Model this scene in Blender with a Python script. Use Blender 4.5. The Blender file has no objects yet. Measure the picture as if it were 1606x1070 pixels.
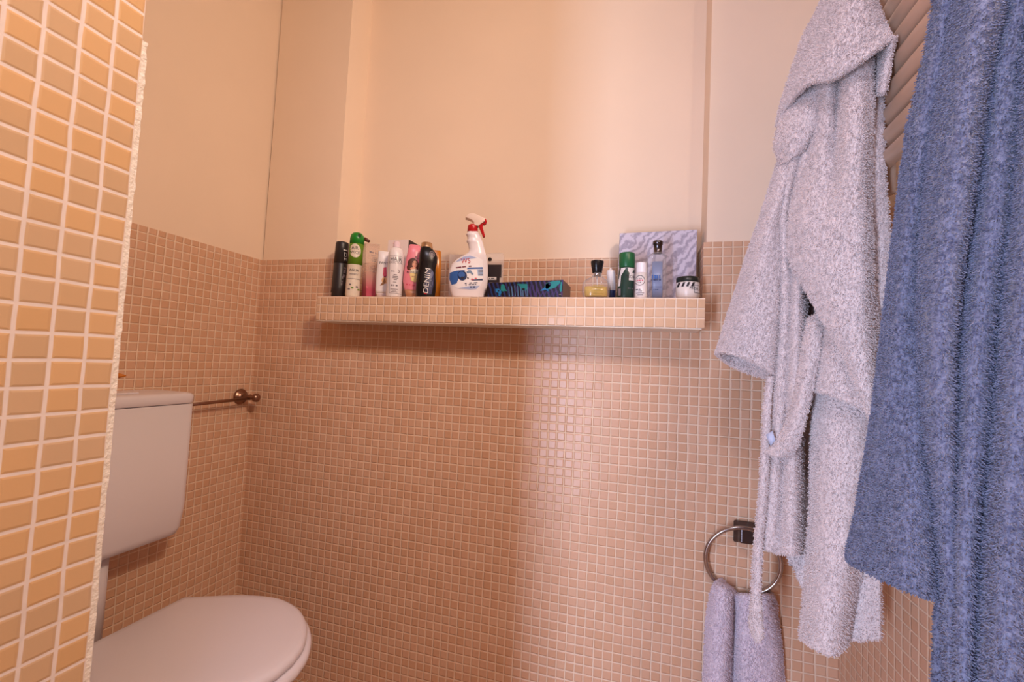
import bpy, bmesh, math, random
import numpy as np
from mathutils import Vector, Matrix, noise as mnoise
random.seed(4)
rng = np.random.default_rng(4)
C = bpy.context.scene.collection
T = 0.025            # one mosaic tile with its joint (m)
EYE = 1.06           # camera height above the floor (m)
F = 692.6            # focal length in pixels of the 1606 px wide photograph
YAW, PIT, ROL = 0.27658, 0.04966, 0.0465
CX, CY = 803.0, 535.0
cy_, sy_ = math.cos(YAW), math.sin(YAW)
cp_, sp_ = math.cos(PIT), math.sin(PIT)
FW = np.array([-sy_*cp_, cy_*cp_, sp_])
R0 = np.array([cy_, sy_, 0.0])
U0 = np.cross(R0, FW)
RT = R0*math.cos(ROL)+U0*math.sin(ROL)
UP = -R0*math.sin(ROL)+U0*math.cos(ROL)
ORG = np.array([0, 0, EYE])

def W(x, y, z):
    """room point given in tile units measured from the eye"""
    return np.array([x*T, y*T, EYE+z*T])
def ray(px, py):
    return FW+RT*((px-CX)/F)-UP*((py-CY)/F)
def PX(px, py, Y):
    """room point seen at a photograph pixel, at depth Y tiles"""
    d = ray(px, py)
    return ORG+d*(Y*T/d[1])
def proj(P):
    v = np.asarray(P)-ORG
    z = v@FW
    return CX+F*(v@RT)/z, CY-F*(v@UP)/z

# ------------------------------------------------------------------ helpers
def link_mesh(name, verts, faces, mats, parent=None, midx=None, smooth=True, origin=None):
    me = bpy.data.meshes.new(name)
    o = bpy.data.objects.new(name, me)
    C.objects.link(o)
    off = np.zeros(3)
    if parent is not None:
        o.parent = parent
        off = np.array(parent.matrix_basis.translation)
        p = parent.parent
        while p is not None:
            off = off+np.array(p.matrix_basis.translation)
            p = p.parent
    elif origin is not None:
        off = np.array(origin)
        o.location = off
    V = np.asarray(verts, float)-off
    me.from_pydata([tuple(v) for v in V], [], [tuple(f) for f in faces])
    if not isinstance(mats, (list, tuple)):
        mats = [mats]
    for m in mats:
        me.materials.append(m)
    if midx is not None:
        me.polygons.foreach_set('material_index', np.asarray(midx, dtype=np.int32))
    me.polygons.foreach_set('use_smooth', [smooth]*len(me.polygons))
    me.update()
    return o
def tag(o, label=None, cat=None, group=None, kind=None):
    if label: o['label'] = label
    if cat: o['category'] = cat
    if group: o['group'] = group
    if kind: o['kind'] = kind
    return o
def thing(name, loc, label, cat, group=None):
    o = bpy.data.objects.new(name, None)
    o.empty_display_size = 0.03
    C.objects.link(o)
    o.location = tuple(loc)
    return tag(o, label, cat, group)
def recalc(o):
    bm = bmesh.new(); bm.from_mesh(o.data)
    bmesh.ops.recalc_face_normals(bm, faces=bm.faces)
    bm.to_mesh(o.data); bm.free()
    return o
def bevel(o, w, seg=3, angle=35):
    m = o.modifiers.new('bevel', 'BEVEL')
    m.width = w; m.segments = seg; m.limit_method = 'ANGLE'; m.angle_limit = math.radians(angle)
    return o
BOXF = [(0, 3, 2, 1), (4, 5, 6, 7), (0, 1, 5, 4), (1, 2, 6, 5), (2, 3, 7, 6), (3, 0, 4, 7)]
def boxv(x0, x1, y0, y1, z0, z1):
    return [(x0, y0, z0), (x1, y0, z0), (x1, y1, z0), (x0, y1, z0), (x0, y0, z1), (x1, y0, z1), (x1, y1, z1), (x0, y1, z1)]
def boxes(name, lst, mats, parent=None, smooth=False):
    """list of (x0,x1,y0,y1,z0,z1,material index) in tile units -> one mesh"""
    V, Fc, M = [], [], []
    for b in lst:
        n = len(V)
        for v in boxv(*b[:6]):
            V.append(W(*v))
        for f in BOXF:
            Fc.append(tuple(n+i for i in f)); M.append(b[6] if len(b) > 6 else 0)
    return link_mesh(name, V, Fc, mats, parent, M, smooth)
def grid_faces(nr, nc, closed=False):
    f = []
    for i in range(nr-1):
        for j in range(nc if closed else nc-1):
            k = (j+1) % nc
            f.append((i*nc+j, i*nc+k, (i+1)*nc+k, (i+1)*nc+j))
    return f
def rings_mesh(name, rings, mat, parent=None, cap0=True, cap1=True, smooth=True, origin=None):
    nr, nc = len(rings), len(rings[0])
    V = [p for r in rings for p in r]
    f = grid_faces(nr, nc, True)
    if cap0: f.append(tuple(range(nc-1, -1, -1)))
    if cap1: f.append(tuple((nr-1)*nc+i for i in range(nc)))
    return recalc(link_mesh(name, V, f, mat, parent, None, smooth, origin))
def tube(name, pts, rad, mat, parent=None, n=12, closed=False):
    pts = [Vector(p) for p in pts]
    N = len(pts)
    rads = rad if isinstance(rad, (list, tuple)) else [rad]*N
    rings = []
    prev = None
    for i, p in enumerate(pts):
        if closed:
            t = (pts[(i+1) % N]-pts[i-1]).normalized()
        else:
            t = (pts[min(i+1, N-1)]-pts[max(i-1, 0)]).normalized()
        a = prev if prev is not None else (Vector((0, 0, 1)) if abs(t.z) < .9 else Vector((1, 0, 0)))
        a = (a-t*a.dot(t)).normalized(); prev = a
        b = t.cross(a)
        rings.append([p+(a*math.cos(2*math.pi*k/n)+b*math.sin(2*math.pi*k/n))*rads[i] for k in range(n)])
    if closed:
        V = [q for r in rings for q in r]
        f = []
        for i in range(N):
            i2 = (i+1) % N
            for j in range(n):
                k = (j+1) % n
                f.append((i*n+j, i*n+k, i2*n+k, i2*n+j))
        return recalc(link_mesh(name, V, f, mat, parent))
    return rings_mesh(name, rings, mat, parent)
def cr(P, n, axis=0):
    """Catmull-Rom resampling of control rows along an axis to n samples"""
    P = np.moveaxis(np.asarray(P, float), axis, 0)
    K = len(P)
    t = np.linspace(0, K-1, n)
    i = np.clip(np.floor(t).astype(int), 0, K-2)
    u = (t-i).reshape((-1,)+(1,)*(P.ndim-1))
    Pe = np.concatenate([2*P[:1]-P[1:2], P, 2*P[-1:]-P[-2:-1]])
    p0, p1, p2, p3 = Pe[i], Pe[i+1], Pe[i+2], Pe[i+3]
    out = 0.5*((2*p1)+(-p0+p2)*u+(2*p0-5*p1+4*p2-p3)*u**2+(-p0+3*p1-3*p2+p3)*u**3)
    return np.moveaxis(out, 0, axis)

# ------------------------------------------------------------------ materials
def newmat(name):
    m = bpy.data.materials.new(name); m.use_nodes = True
    return m, m.node_tree.nodes, m.node_tree.links, m.node_tree.nodes['Principled BSDF']
def srgb(r, g, b):
    f = lambda c: (c/255/12.92) if c/255 <= .04045 else ((c/255+.055)/1.055)**2.4
    return (f(r), f(g), f(b), 1)
_mc = {}
def plain(name, col, rough=.45, metal=0.0, spec=.5, coat=0.0, bump=0.0, bscale=200, trans=0.0, ior=1.45, alpha=1.0):
    if name in _mc: return _mc[name]
    m, N, L, b = newmat(name)
    b.inputs['Base Color'].default_value = srgb(*col)
    b.inputs['Roughness'].default_value = rough
    b.inputs['Metallic'].default_value = metal
    b.inputs['Specular IOR Level'].default_value = spec
    b.inputs['Coat Weight'].default_value = coat
    b.inputs['Transmission Weight'].default_value = trans
    b.inputs['IOR'].default_value = ior
    b.inputs['Alpha'].default_value = alpha
    g = N.new('ShaderNodeTexCoord')
    nz = N.new('ShaderNodeTexNoise'); nz.inputs['Scale'].default_value = 14; nz.inputs['Detail'].default_value = 4
    L.new(g.outputs['Object'], nz.inputs['Vector'])
    mx = N.new('ShaderNodeMapRange'); mx.inputs[3].default_value = max(0.03, rough-.04); mx.inputs[4].default_value = min(1, rough+.05)
    L.new(nz.outputs['Fac'], mx.inputs[0]); L.new(mx.outputs[0], b.inputs['Roughness'])
    if bump:
        n2 = N.new('ShaderNodeTexNoise'); n2.inputs['Scale'].default_value = bscale; n2.inputs['Detail'].default_value = 5
        L.new(g.outputs['Object'], n2.inputs['Vector'])
        bp = N.new('ShaderNodeBump'); bp.inputs['Strength'].default_value = bump; bp.inputs['Distance'].default_value = .002
        L.new(n2.outputs['Fac'], bp.inputs['Height']); L.new(bp.outputs[0], b.inputs['Normal'])
    _mc[name] = m
    return m
def mosaic(name, cols, grout, phase, gw=0.062, tilt=0.05, rough=.3, pitch=(1, 1, 1), bump=.8):
    """square glazed mosaic with pale joints, laid out in room coordinates"""
    m, N, L, b = newmat(name)
    def math_(op, a, c=None, d=None):
        n = N.new('ShaderNodeMath'); n.operation = op
        for i, v in enumerate((a, c, d)):
            if v is None: continue
            if isinstance(v, (int, float)): n.inputs[i].default_value = v
            else: L.new(v, n.inputs[i])
        return n.outputs[0]
    g = N.new('ShaderNodeNewGeometry')
    wob = N.new('ShaderNodeTexNoise'); wob.inputs['Scale'].default_value = 16; wob.inputs['Detail'].default_value = 2
    L.new(g.outputs['Position'], wob.inputs['Vector'])
    sep = N.new('ShaderNodeSeparateXYZ'); L.new(g.outputs['Position'], sep.inputs[0])
    sw = N.new('ShaderNodeSeparateXYZ'); L.new(wob.outputs['Color'], sw.inputs[0])
    sn = N.new('ShaderNodeSeparateXYZ'); L.new(g.outputs['True Normal'], sn.inputs[0])
    ax = math_('GREATER_THAN', math_('ABSOLUTE', sn.outputs[0]), .5)
    az = math_('GREATER_THAN', math_('ABSOLUTE', sn.outputs[2]), .5)
    q = []
    for i in range(3):
        s = math_('MULTIPLY_ADD', sep.outputs[i], 1/(T*pitch[i]), -phase[i]/pitch[i]-(EYE/(T*pitch[i]) if i == 2 else 0)+400.0)
        q.append(math_('ADD', s, math_('MULTIPLY_ADD', sw.outputs[i], .16, -.08)))
    def mix(f, a, c): return math_('ADD', math_('MULTIPLY', a, math_('SUBTRACT', 1.0, f)), math_('MULTIPLY', c, f))
    u = mix(ax, q[0], q[1]); v = mix(az, q[2], q[1])
    def edge(x):
        fr = math_('FRACT', x)
        return math_('MINIMUM', fr, math_('SUBTRACT', 1.0, fr))
    d = math_('MINIMUM', edge(u), edge(v))
    sm = N.new('ShaderNodeMapRange'); sm.interpolation_type = 'SMOOTHSTEP'
    sm.inputs[1].default_value = gw-.018; sm.inputs[2].default_value = gw+.022
    L.new(d, sm.inputs[0])
    pil = N.new('ShaderNodeMapRange'); pil.interpolation_type = 'SMOOTHSTEP'
    pil.inputs[1].default_value = gw-.03; pil.inputs[2].default_value = gw+.10
    L.new(d, pil.inputs[0])
    cell = N.new('ShaderNodeCombineXYZ')
    L.new(math_('FLOOR', u), cell.inputs[0]); L.new(math_('FLOOR', v), cell.inputs[1])
    L.new(math_('MULTIPLY', ax, 17.0), cell.inputs[2])
    wn = N.new('ShaderNodeTexWhiteNoise'); L.new(cell.outputs[0], wn.inputs['Vector'])
    big = N.new('ShaderNodeTexNoise'); big.inputs['Scale'].default_value = 3.0; big.inputs['Detail'].default_value = 3
    L.new(g.outputs['Position'], big.inputs['Vector'])
    pick = math_('MULTIPLY_ADD', big.outputs['Fac'], .5, math_('MULTIPLY_ADD', wn.outputs['Value'], .75, -.12))
    ramp = N.new('ShaderNodeValToRGB')
    els = ramp.color_ramp.elements
    while len(els) < len(cols): els.new(.5)
    for i, c in enumerate(cols):
        els[i].position = i/(len(cols)-1); els[i].color = srgb(*c)
    L.new(pick, ramp.inputs[0])
    mx = N.new('ShaderNodeMix'); mx.data_type = 'RGBA'
    gn = N.new('ShaderNodeTexNoise'); gn.inputs['Scale'].default_value = 60
    L.new(g.outputs['Position'], gn.inputs['Vector'])
    gm = N.new('ShaderNodeMix'); gm.data_type = 'RGBA'
    gm.inputs['A'].default_value = srgb(*[c*.9 for c in grout]); gm.inputs['B'].default_value = srgb(*grout)
    L.new(gn.outputs['Fac'], gm.inputs['Factor'])
    L.new(sm.outputs[0], mx.inputs['Factor']); L.new(gm.outputs['Result'], mx.inputs['A']); L.new(ramp.outputs[0], mx.inputs['B'])
    L.new(mx.outputs['Result'], b.inputs['Base Color'])
    rr = N.new('ShaderNodeMapRange'); rr.inputs[3].default_value = .8; rr.inputs[4].default_value = rough
    L.new(sm.outputs[0], rr.inputs[0]); L.new(rr.outputs[0], b.inputs['Roughness'])
    # every tile sits at a slightly different angle
    tv = N.new('ShaderNodeVectorMath'); tv.operation = 'MULTIPLY_ADD'
    L.new(wn.outputs['Color'], tv.inputs[0]); tv.inputs[1].default_value = (tilt,)*3; tv.inputs[2].default_value = (-tilt/2,)*3
    ta = N.new('ShaderNodeVectorMath'); ta.operation = 'ADD'
    L.new(g.outputs['Normal'], ta.inputs[0]); L.new(tv.outputs[0], ta.inputs[1])
    tn = N.new('ShaderNodeVectorMath'); tn.operation = 'NORMALIZE'; L.new(ta.outputs[0], tn.inputs[0])
    bp = N.new('ShaderNodeBump'); bp.inputs['Strength'].default_value = bump; bp.inputs['Distance'].default_value = .0016
    fn = N.new('ShaderNodeTexNoise'); fn.inputs['Scale'].default_value = 180; L.new(g.outputs['Position'], fn.inputs['Vector'])
    L.new(math_('MULTIPLY_ADD', fn.outputs['Fac'], .12, pil.outputs[0]), bp.inputs['Height']); L.new(tn.outputs[0], bp.inputs['Normal'])
    L.new(bp.outputs[0], b.inputs['Normal'])
    return m
def plaster(name, col, var=.035):
    m, N, L, b = newmat(name)
    g = N.new('ShaderNodeNewGeometry')
    nz = N.new('ShaderNodeTexNoise'); nz.inputs['Scale'].default_value = 2.2; nz.inputs['Detail'].default_value = 5
    L.new(g.outputs['Position'], nz.inputs['Vector'])
    mx = N.new('ShaderNodeMix'); mx.data_type = 'RGBA'
    mx.inputs['A'].default_value = srgb(*[c*(1-var) for c in col]); mx.inputs['B'].default_value = srgb(*[min(255, c*(1+var)) for c in col])
    L.new(nz.outputs['Fac'], mx.inputs['Factor']); L.new(mx.outputs['Result'], b.inputs['Base Color'])
    b.inputs['Roughness'].default_value = .62
    b.inputs['Specular IOR Level'].default_value = .3
    n2 = N.new('ShaderNodeTexNoise'); n2.inputs['Scale'].default_value = 9; n2.inputs['Detail'].default_value = 6
    L.new(g.outputs['Position'], n2.inputs['Vector'])
    bp = N.new('ShaderNodeBump'); bp.inputs['Strength'].default_value = .25; bp.inputs['Distance'].default_value = .006
    L.new(n2.outputs['Fac'], bp.inputs['Height']); L.new(bp.outputs[0], b.inputs['Normal'])
    return m
def terry(name, col, dark, scale=230):
    m, N, L, b = newmat(name)
    g = N.new('ShaderNodeTexCoord')
    v = N.new('ShaderNodeTexNoise'); v.inputs['Scale'].default_value = scale; v.inputs['Detail'].default_value = 3; v.inputs['Distortion'].default_value = 1.2
    L.new(g.outputs['Object'], v.inputs['Vector'])
    rp = N.new('ShaderNodeValToRGB')
    rp.color_ramp.elements[0].position = .34; rp.color_ramp.elements[0].color = srgb(*dark)  # darker low spots paint shade between the loops into the colour
    rp.color_ramp.elements[1].position = .58; rp.color_ramp.elements[1].color = srgb(*col)
    L.new(v.outputs['Fac'], rp.inputs[0]); L.new(rp.outputs[0], b.inputs['Base Color'])
    b.inputs['Roughness'].default_value = .95
    b.inputs['Specular IOR Level'].default_value = .1
    b.inputs['Sheen Weight'].default_value = .35
    b.inputs['Sheen Roughness'].default_value = .5
    bp = N.new('ShaderNodeBump'); bp.inputs['Strength'].default_value = .9; bp.inputs['Distance'].default_value = .003
    L.new(v.outputs['Fac'], bp.inputs['Height']); L.new(bp.outputs[0], b.inputs['Normal'])
    return m

TILE = mosaic('beige glazed mosaic', [(206, 162, 130), (211, 167, 136), (214, 171, 142), (216, 177, 148)], (244, 218, 192), (.45, .25, .35), gw=.052, tilt=.036, rough=.29)
PIERT = mosaic('honey glazed mosaic', [(212, 168, 116), (216, 172, 122), (204, 168, 128), (210, 174, 136)], (242, 224, 212), (.3, .42, .28), gw=.06, tilt=.04, bump=.35, rough=.3, pitch=(1, 1.02, .955))
SHELFT = mosaic('beige shelf mosaic', [(214, 176, 142), (218, 180, 148), (222, 186, 156), (226, 192, 162)], (248, 224, 202), (.6, .2, .2), gw=.05, tilt=.045, rough=.22)
FLOORT = mosaic('floor mosaic', [(170, 130, 100), (190, 146, 112), (196, 156, 124)], (216, 190, 165), (.2, .2, .2), gw=.07)
PLAST = plaster('cream wall paint', (240, 217, 194))
CEILM = plaster('ceiling paint', (214, 200, 182))
PLASTD = plaster('tan low bounce wall paint', (158, 130, 110))  # unseen walls darkened to tan to cut the bounced light
CERAM = plain('white glazed ceramic', (228, 222, 226), .16, coat=.3)
PLASTW = plain('white seat plastic', (226, 219, 226), .22)
CISTW = plain('white cistern plastic', (222, 214, 218), .38)
BRONZE = plain('tarnished bronze', (150, 116, 98), .3, metal=1.0)
STEEL = plain('brushed steel', (176, 168, 168), .22, metal=1.0)
DKMET = plain('dark chrome', (98, 92, 96), .25, metal=1.0)
RADP = plain('enamelled radiator paint', (208, 174, 150), .32)
GROUTM = plain('rough grout', (236, 224, 208), .9, bump=.9, bscale=240)

# ------------------------------------------------------------------ room
FL, CE = -42.4, 58.0
XL, XR, YB, YN, YR = -52.36, 19.4, 50.7, 55.2, -34.0
SB = 4.4
struct = lambda o: tag(o, kind='structure')
struct(boxes('floor', [(-60, 75, -42, 60, FL-4, FL)], [FLOORT]))
struct(boxes('ceiling', [(-60, 75, -42, 60, CE, CE+4)], [CEILM]))
# wall with the niche: tiled dado below, painted plaster above
struct(boxes('wall_back', [
    (XL, XR, YB, YN+6, FL, SB, 0),
    (XL, -40.1, YB, YN+6, SB, 13.1, 0), (XL, -40.1, YB+.2, YN+6, 13.1, CE, 1),
    (6.55, XR, YB, YN+6, SB, 13.95, 0), (6.85, XR, YB+.2, YN+6, 13.95, CE, 1),
    (-40.1, 6.85, YN, YN+6, SB, 13.55, 0), (-40.4, 6.9, YN+.2, YN+6, 13.55, CE, 1)], [TILE, PLAST]))
struct(boxes('wall_left', [
    (XL-4, XL, -40, YN+6, FL, 13.1, 0), (XL-4, XL-.2, -40, YN+6, 13.1, CE, 1)], [TILE, PLAST]))
struct(boxes('wall_right', [
    (XR, XR+4, 12, YN+6, FL, 13.95, 0), (XR+.2, XR+4, 12, YN+6, 13.95, CE, 1)], [TILE, PLAST]))
struct(boxes('wall_partition', [(-24.5, -20, 3, 12.62, FL, CE, 0), (XL, -24.5, 3, 7, FL, CE, 0)], [PIERT]))  # second box is unseen, added to keep doorway light off the left side
struct(boxes('wall_far_right', [(70, 74, -42, 16, FL, CE, 1), (XR+4, 74, 12, 16, FL, CE, 1)], [TILE, PLASTD]))
# the wall behind the camera, with the doorway that lets the daylight in
DX0, DX1, DZ1 = -34.0, -24.0, 40.0
struct(boxes('wall_rear', [(-60, DX0, YR-4, YR, FL, CE, 1), (DX1, 75, YR-4, YR, FL, CE, 1), (DX0, DX1, YR-4, YR, DZ1, CE, 1)], [TILE, PLASTD]))
# ragged grout edge of the partition
ed = boxes('trim_1', [(-20.32, -20.02, 12.62, 12.86, FL, 12.6)], [GROUTM]); struct(ed)
bm = bmesh.new(); bm.from_mesh(ed.data)
bmesh.ops.subdivide_edges(bm, edges=[e for e in bm.edges if abs(e.verts[0].co.z-e.verts[1].co.z) > .1], cuts=160)
for v in bm.verts:
    n = mnoise.noise_vector(v.co*90)
    v.co.x += n.x*.0009; v.co.y += n.y*.0014-.0004
bm.to_mesh(ed.data); bm.free()

# ------------------------------------------------------------------ shelf
SY0, SZ0, SZ1, SX0, SX1 = 46.55, 4.25, 7.27, -38.95, 6.28
shelf = thing('wall_shelf', W((SX0+SX1)/2, 51, SZ0), 'long mosaic tiled ledge in the wall niche carrying bottles and boxes', 'shelf')
sh = boxes('tiled_ledge', [(SX0, SX1, SY0, YB-.01, SZ0, SZ1), (-40.05, 6.5, YB-.01, YN-.02, SB+.02, SZ1)], [SHELFT], shelf)
sl = boxes('bottom_edge', [(SX0, SX1-.25, SY0+.05, YB-.05, SZ0-.1, SZ0-.005)], [GROUTM], shelf)
sl['label'] = 'pale plaster underside edge'
STOP = EYE+SZ1*T

# ------------------------------------------------------------------ toilet and cistern
def superegg(cx, cyy, a, bw, z, n, pw=2.3, back=None):
    out = []
    for k in range(n):
        t = 2*math.pi*k/n
        c, s = math.cos(t), math.sin(t)
        x = math.copysign(abs(c)**(2/pw), c)*a
        y = math.copysign(abs(s)**(2/pw), s)*bw
        out.append((x, y))
    return out
CYT = 31.4
def dshape(grow, n=72):
    """outline of lid and seat in tiles: narrow straight hinge end at the wall, round tip towards the room"""
    # half widths along the length, u from hinge (0) to tip (1)
    ctrl = [(-44.0, 4.6), (-41.5, 5.9), (-38.5, 7.25), (-35.0, 7.85), (-31.8, 7.0), (-29.3, 5.2), (-27.6, 2.9), (-26.95, 0.9)]
    P = cr(np.array(ctrl), 34)
    up = [(x, CYT+w) for x, w in P]; dn = [(x, CYT-w) for x, w in P[::-1]]
    pts = np.array(up+dn)
    c = np.array([-35.5, CYT])
    d = pts-c
    L_ = np.linalg.norm(d, axis=1, keepdims=True)
    return c+d*(1+grow/L_)
toilet = thing('toilet', W(-36, CYT, FL), 'white ceramic toilet with closed lid below the wall cistern', 'toilet')
def dring(grow, z): return [W(x, y, z) for x, y in dshape(grow)]
ZL = -25.35
lid = rings_mesh('lid', [dring(-.5, ZL-.95), dring(0, ZL-.85), dring(.02, ZL-.45), dring(-.12, ZL-.2), dring(-.45, ZL-.05), dring(-1.2, ZL+.02), dring(-4, ZL+.12)], PLASTW, toilet)
seat = rings_mesh('seat', [dring(0.1, ZL-2.0), dring(.35, ZL-1.9), dring(.45, ZL-1.6), dring(.4, ZL-1.2), dring(.1, ZL-1.02), dring(-.6, ZL-1.0)], PLASTW, toilet)
def bowl_ring(k, z, a0, shift=0):
    return [W(-38+(x+38)*k*a0+shift, CYT+(y-CYT)*k, z) for x, y in dshape(0)]
bowl = rings_mesh('bowl', [bowl_ring(.62, FL, 1.0, -2), bowl_ring(.6, FL+1.5, 1.0, -2), bowl_ring(.56, FL+6, 1.0, -2), bowl_ring(.66, FL+9.5, 1.02, -1.2), bowl_ring(.84, FL+12.6, 1.03, -.4), bowl_ring(.96, FL+14.6, 1.0, 0), bowl_ring(.97, ZL-2.05, 1.0, 0)], CERAM, toilet)
boxes('pan_back', [(-50, -43, CYT-3, CYT+3, FL+4, -29.6)], [CERAM], toilet)
bevel(bpy.data.objects['pan_back'], .02, 4)
for s in (-1, 1):
    c = W(-43.6, CYT+s*2.6, ZL-1.5)
    tube('hinge', [c+np.array([0, -.018, 0]), c+np.array([0, .018, 0])], .011, PLASTW, toilet, 14)

cist = thing('cistern', W(-49.5, CYT, -20.6), 'white plastic wall cistern mounted above the toilet', 'cistern')
Y0c, Y1c = 24.9, 37.95
def rrect(x0, x1, y0, y1, r, z, n=6, wall=False):
    pts = []
    for cx, cyy, a0 in ((x1-r, y1-r, 0), (x0+.2, y1-.2, 90), (x0+.2, y0+.2, 180), (x1-r, y0+r, 270)):
        rr = r if cx > (x0+x1)/2 else .2
        for k in range(n+1):
            a = math.radians(a0+90*k/n)
            pts.append(W(cx+rr*math.cos(a), cyy+rr*math.sin(a), z))
    return pts
XF = -46.6
body = rings_mesh('tank_body', [rrect(XL+.05, XF-1.0, Y0c+.55, Y1c-.55, 1.2, -20.25), rrect(XL+.05, XF-.45, Y0c+.25, Y1c-.25, 1.2, -20.0), rrect(XL+.05, XF-.2, Y0c+.1, Y1c-.1, 1.1, -19.3),
     rrect(XL+.05, XF, Y0c, Y1c, 1.0, -17), rrect(XL+.05, XF, Y0c, Y1c, 1.0, -6.08)], CISTW, cist)
clid = rings_mesh('tank_lid', [rrect(XL+.05, XF-.06, Y0c+.06, Y1c-.06, 1.0, -6.0), rrect(XL+.05, XF+.03, Y0c-.03, Y1c+.03, 1.0, -5.9), rrect(XL+.05, XF+.03, Y0c-.03, Y1c+.03, 1.0, -5.25), rrect(XL+.05, XF-.1, Y0c+.1, Y1c-.1, 1.0, -4.98),
     rrect(XL+.05, XF-.5, Y0c+.5, Y1c-.5, .8, -4.86), rrect(XL+.1, XF-2, Y0c+2, Y1c-2, .5, -4.83)], CISTW, cist)
tube('flush_pipe', [W(-49.6, CYT, -20.2), W(-49.6, CYT, -29.55)], .024, CISTW, cist, 20)
boxes('button_plate', [(-50.8, -48.2, CYT-1.6, CYT+1.6, -4.84, -4.7)], [PLASTW], cist)
bevel(bpy.data.objects['button_plate'], .003)

# yellow spout of a cleaner bottle standing on the cistern, mostly behind the partition
YEL = plain('yellow plastic', (222, 176, 22), .35)
ORG_ = plain('orange cap plastic', (196, 112, 18), .4)
yb = thing('cleaner_bottle', W(-49.2, 27.3, -4.8), 'yellow spouted cleaner bottle on the cistern, mostly behind the tiled partition', 'bottle')
def lathe_pts(c, prof, n=28, sx=1, sy=1):
    c = np.array(c)
    return [[c+np.array([r*sx*math.cos(2*math.pi*k/n), r*sy*math.sin(2*math.pi*k/n), z]) for k in range(n)] for r, z in prof]
cyb = W(-49.2, 27.3, -4.72)
rings_mesh('bottle_body', lathe_pts(cyb, [(.024, 0), (.027, .003), (.027, .018), (.02, .024), (.012, .027)]), YEL, yb)
sp0 = W(-49.2, 27.3, -3.85)
ptip = PX(197.5, 589.5, 29.7)
p0 = np.array(sp0)+np.array([0, 0, .022])
tube('spout', [sp0, p0, p0+(ptip-p0)*.35, p0+(ptip-p0)*.7], [.011, .012, .011, .0085], YEL, yb, 14)
tube('spout_tip', [p0+(ptip-p0)*.7, p0+(ptip-p0)*.88, ptip], [.0085, .006, .0015], ORG_, yb, 14)

# ------------------------------------------------------------------ rail by the corner
rail = thing('towel_rail', W(XL, 48.7, -6.5), 'tarnished bronze rail fixed in the tiled corner beside the cistern', 'rail')
rc = W(XL, 48.75, -6.35)
def xl_lathe(name, base, prof, mat, parent, n=28):
    base = np.array(base)
    rings = [[base+np.array([x, r*math.cos(2*math.pi*k/n), r*math.sin(2*math.pi*k/n)]) for k in range(n)] for r, x in prof]
    return rings_mesh(name, rings, mat, parent)
xl_lathe('rosette', rc, [(.0, 0), (.026, 0), (.027, .003), (.024, .008), (.017, .011), (.014, .014), (.010, .017)], BRONZE, rail)
xl_lathe('post', rc, [(.010, .012), (.008, .02), (.0085, .038), (.0105, .044), (.008, .049), (.0075, .060)], BRONZE, rail)
xl_lathe('finial', rc, [(.0075, .058), (.0135, .063), (.0142, .068), (.0135, .074), (.008, .079), (.001, .081)], BRONZE, rail)
re_ = PX(250, 641, 36.5); rs_ = rc+np.array([.044, 0, -.004])
rd = W(-50.6, 38.05, -6.75)
tube('rod', [rs_, rs_+(rd-rs_)*.5, rd], .0052, BRONZE, rail, 14)

# ------------------------------------------------------------------ towel ring with hand towel
ring = thing('towel_ring', PX(1167, 833, YB), 'steel towel ring with square dark mount on the tiles', 'towel ring')
mc = PX(1168, 834, YB-.05)
def mount_ring(hx, hz, y): return [mc+np.array([sx*hx, -y, sz*hz]) for sx, sz in ((-1, -1), (1, -1), (1, 1), (-1, 1))]
mnt = rings_mesh('mount', [mount_ring(.027, .027, 0), mount_ring(.027, .027, .006), mount_ring(.02, .022, .02), mount_ring(.017, .019, .034)], DKMET, ring, smooth=False)
bevel(mnt, .004, 3)
RY = YB-1.25
rcen = PX(1166, 884, RY); rr_ = .0855
def ringpt(a): return rcen+np.array([rr_*math.sin(a), .012*(1-math.cos(a)), rr_*math.cos(a)])
tube('hoop', [ringpt(2*math.pi*k/72) for k in range(72)], .0052, STEEL, ring, 12, closed=True)

# ------------------------------------------------------------------ terry cloth
WHT = terry('white terry', (246, 232, 232), (224, 209, 209), 230)
BLU = terry('blue terry', (138, 143, 172), (94, 98, 128), 190)
TWL = terry('lilac white terry', (240, 226, 236), (208, 192, 208), 240)
TEX = {}
def fuzztex(scale):
    if scale not in TEX:
        t = bpy.data.textures.new('fuzz', 'CLOUDS'); t.noise_scale = scale; t.noise_depth = 2; t.noise_basis = 'BLENDER_ORIGINAL'
        TEX[scale] = t
    return TEX[scale]
def fuzz(o, fine=.0045, amount=.006, thick=0.0, offset=1.0):
    if thick:
        s = o.modifiers.new('thickness', 'SOLIDIFY'); s.thickness = thick; s.offset = offset; s.use_rim = True
    d = o.modifiers.new('loops', 'DISPLACE'); d.texture = fuzztex(fine); d.strength = amount; d.mid_level = .5; d.texture_coords = 'LOCAL'
    return o
def pile(o, count, length, rad=.0006, seed=1, kinkf=.5):
    """terry loops as short curled hairs"""
    md = o.modifiers.new('pile', 'PARTICLE_SYSTEM')
    ps = md.particle_system; st = ps.settings
    st.type = 'HAIR'; st.count = count; st.hair_length = length; st.hair_step = 4; st.render_step = 3; st.display_step = 2
    st.emit_from = 'FACE'; st.use_even_distribution = True; st.use_modifier_stack = True
    st.normal_factor = length*.15; st.object_align_factor = (0, 0, -length*.08)
    st.factor_random = length*.12; st.brownian_factor = length*.16
    st.child_type = 'NONE'
    st.root_radius = 1.0; st.tip_radius = .8; st.radius_scale = rad; st.use_hair_bspline = False
    ps.seed = seed
    return o
STEP = .0042
PILE = True
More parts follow.
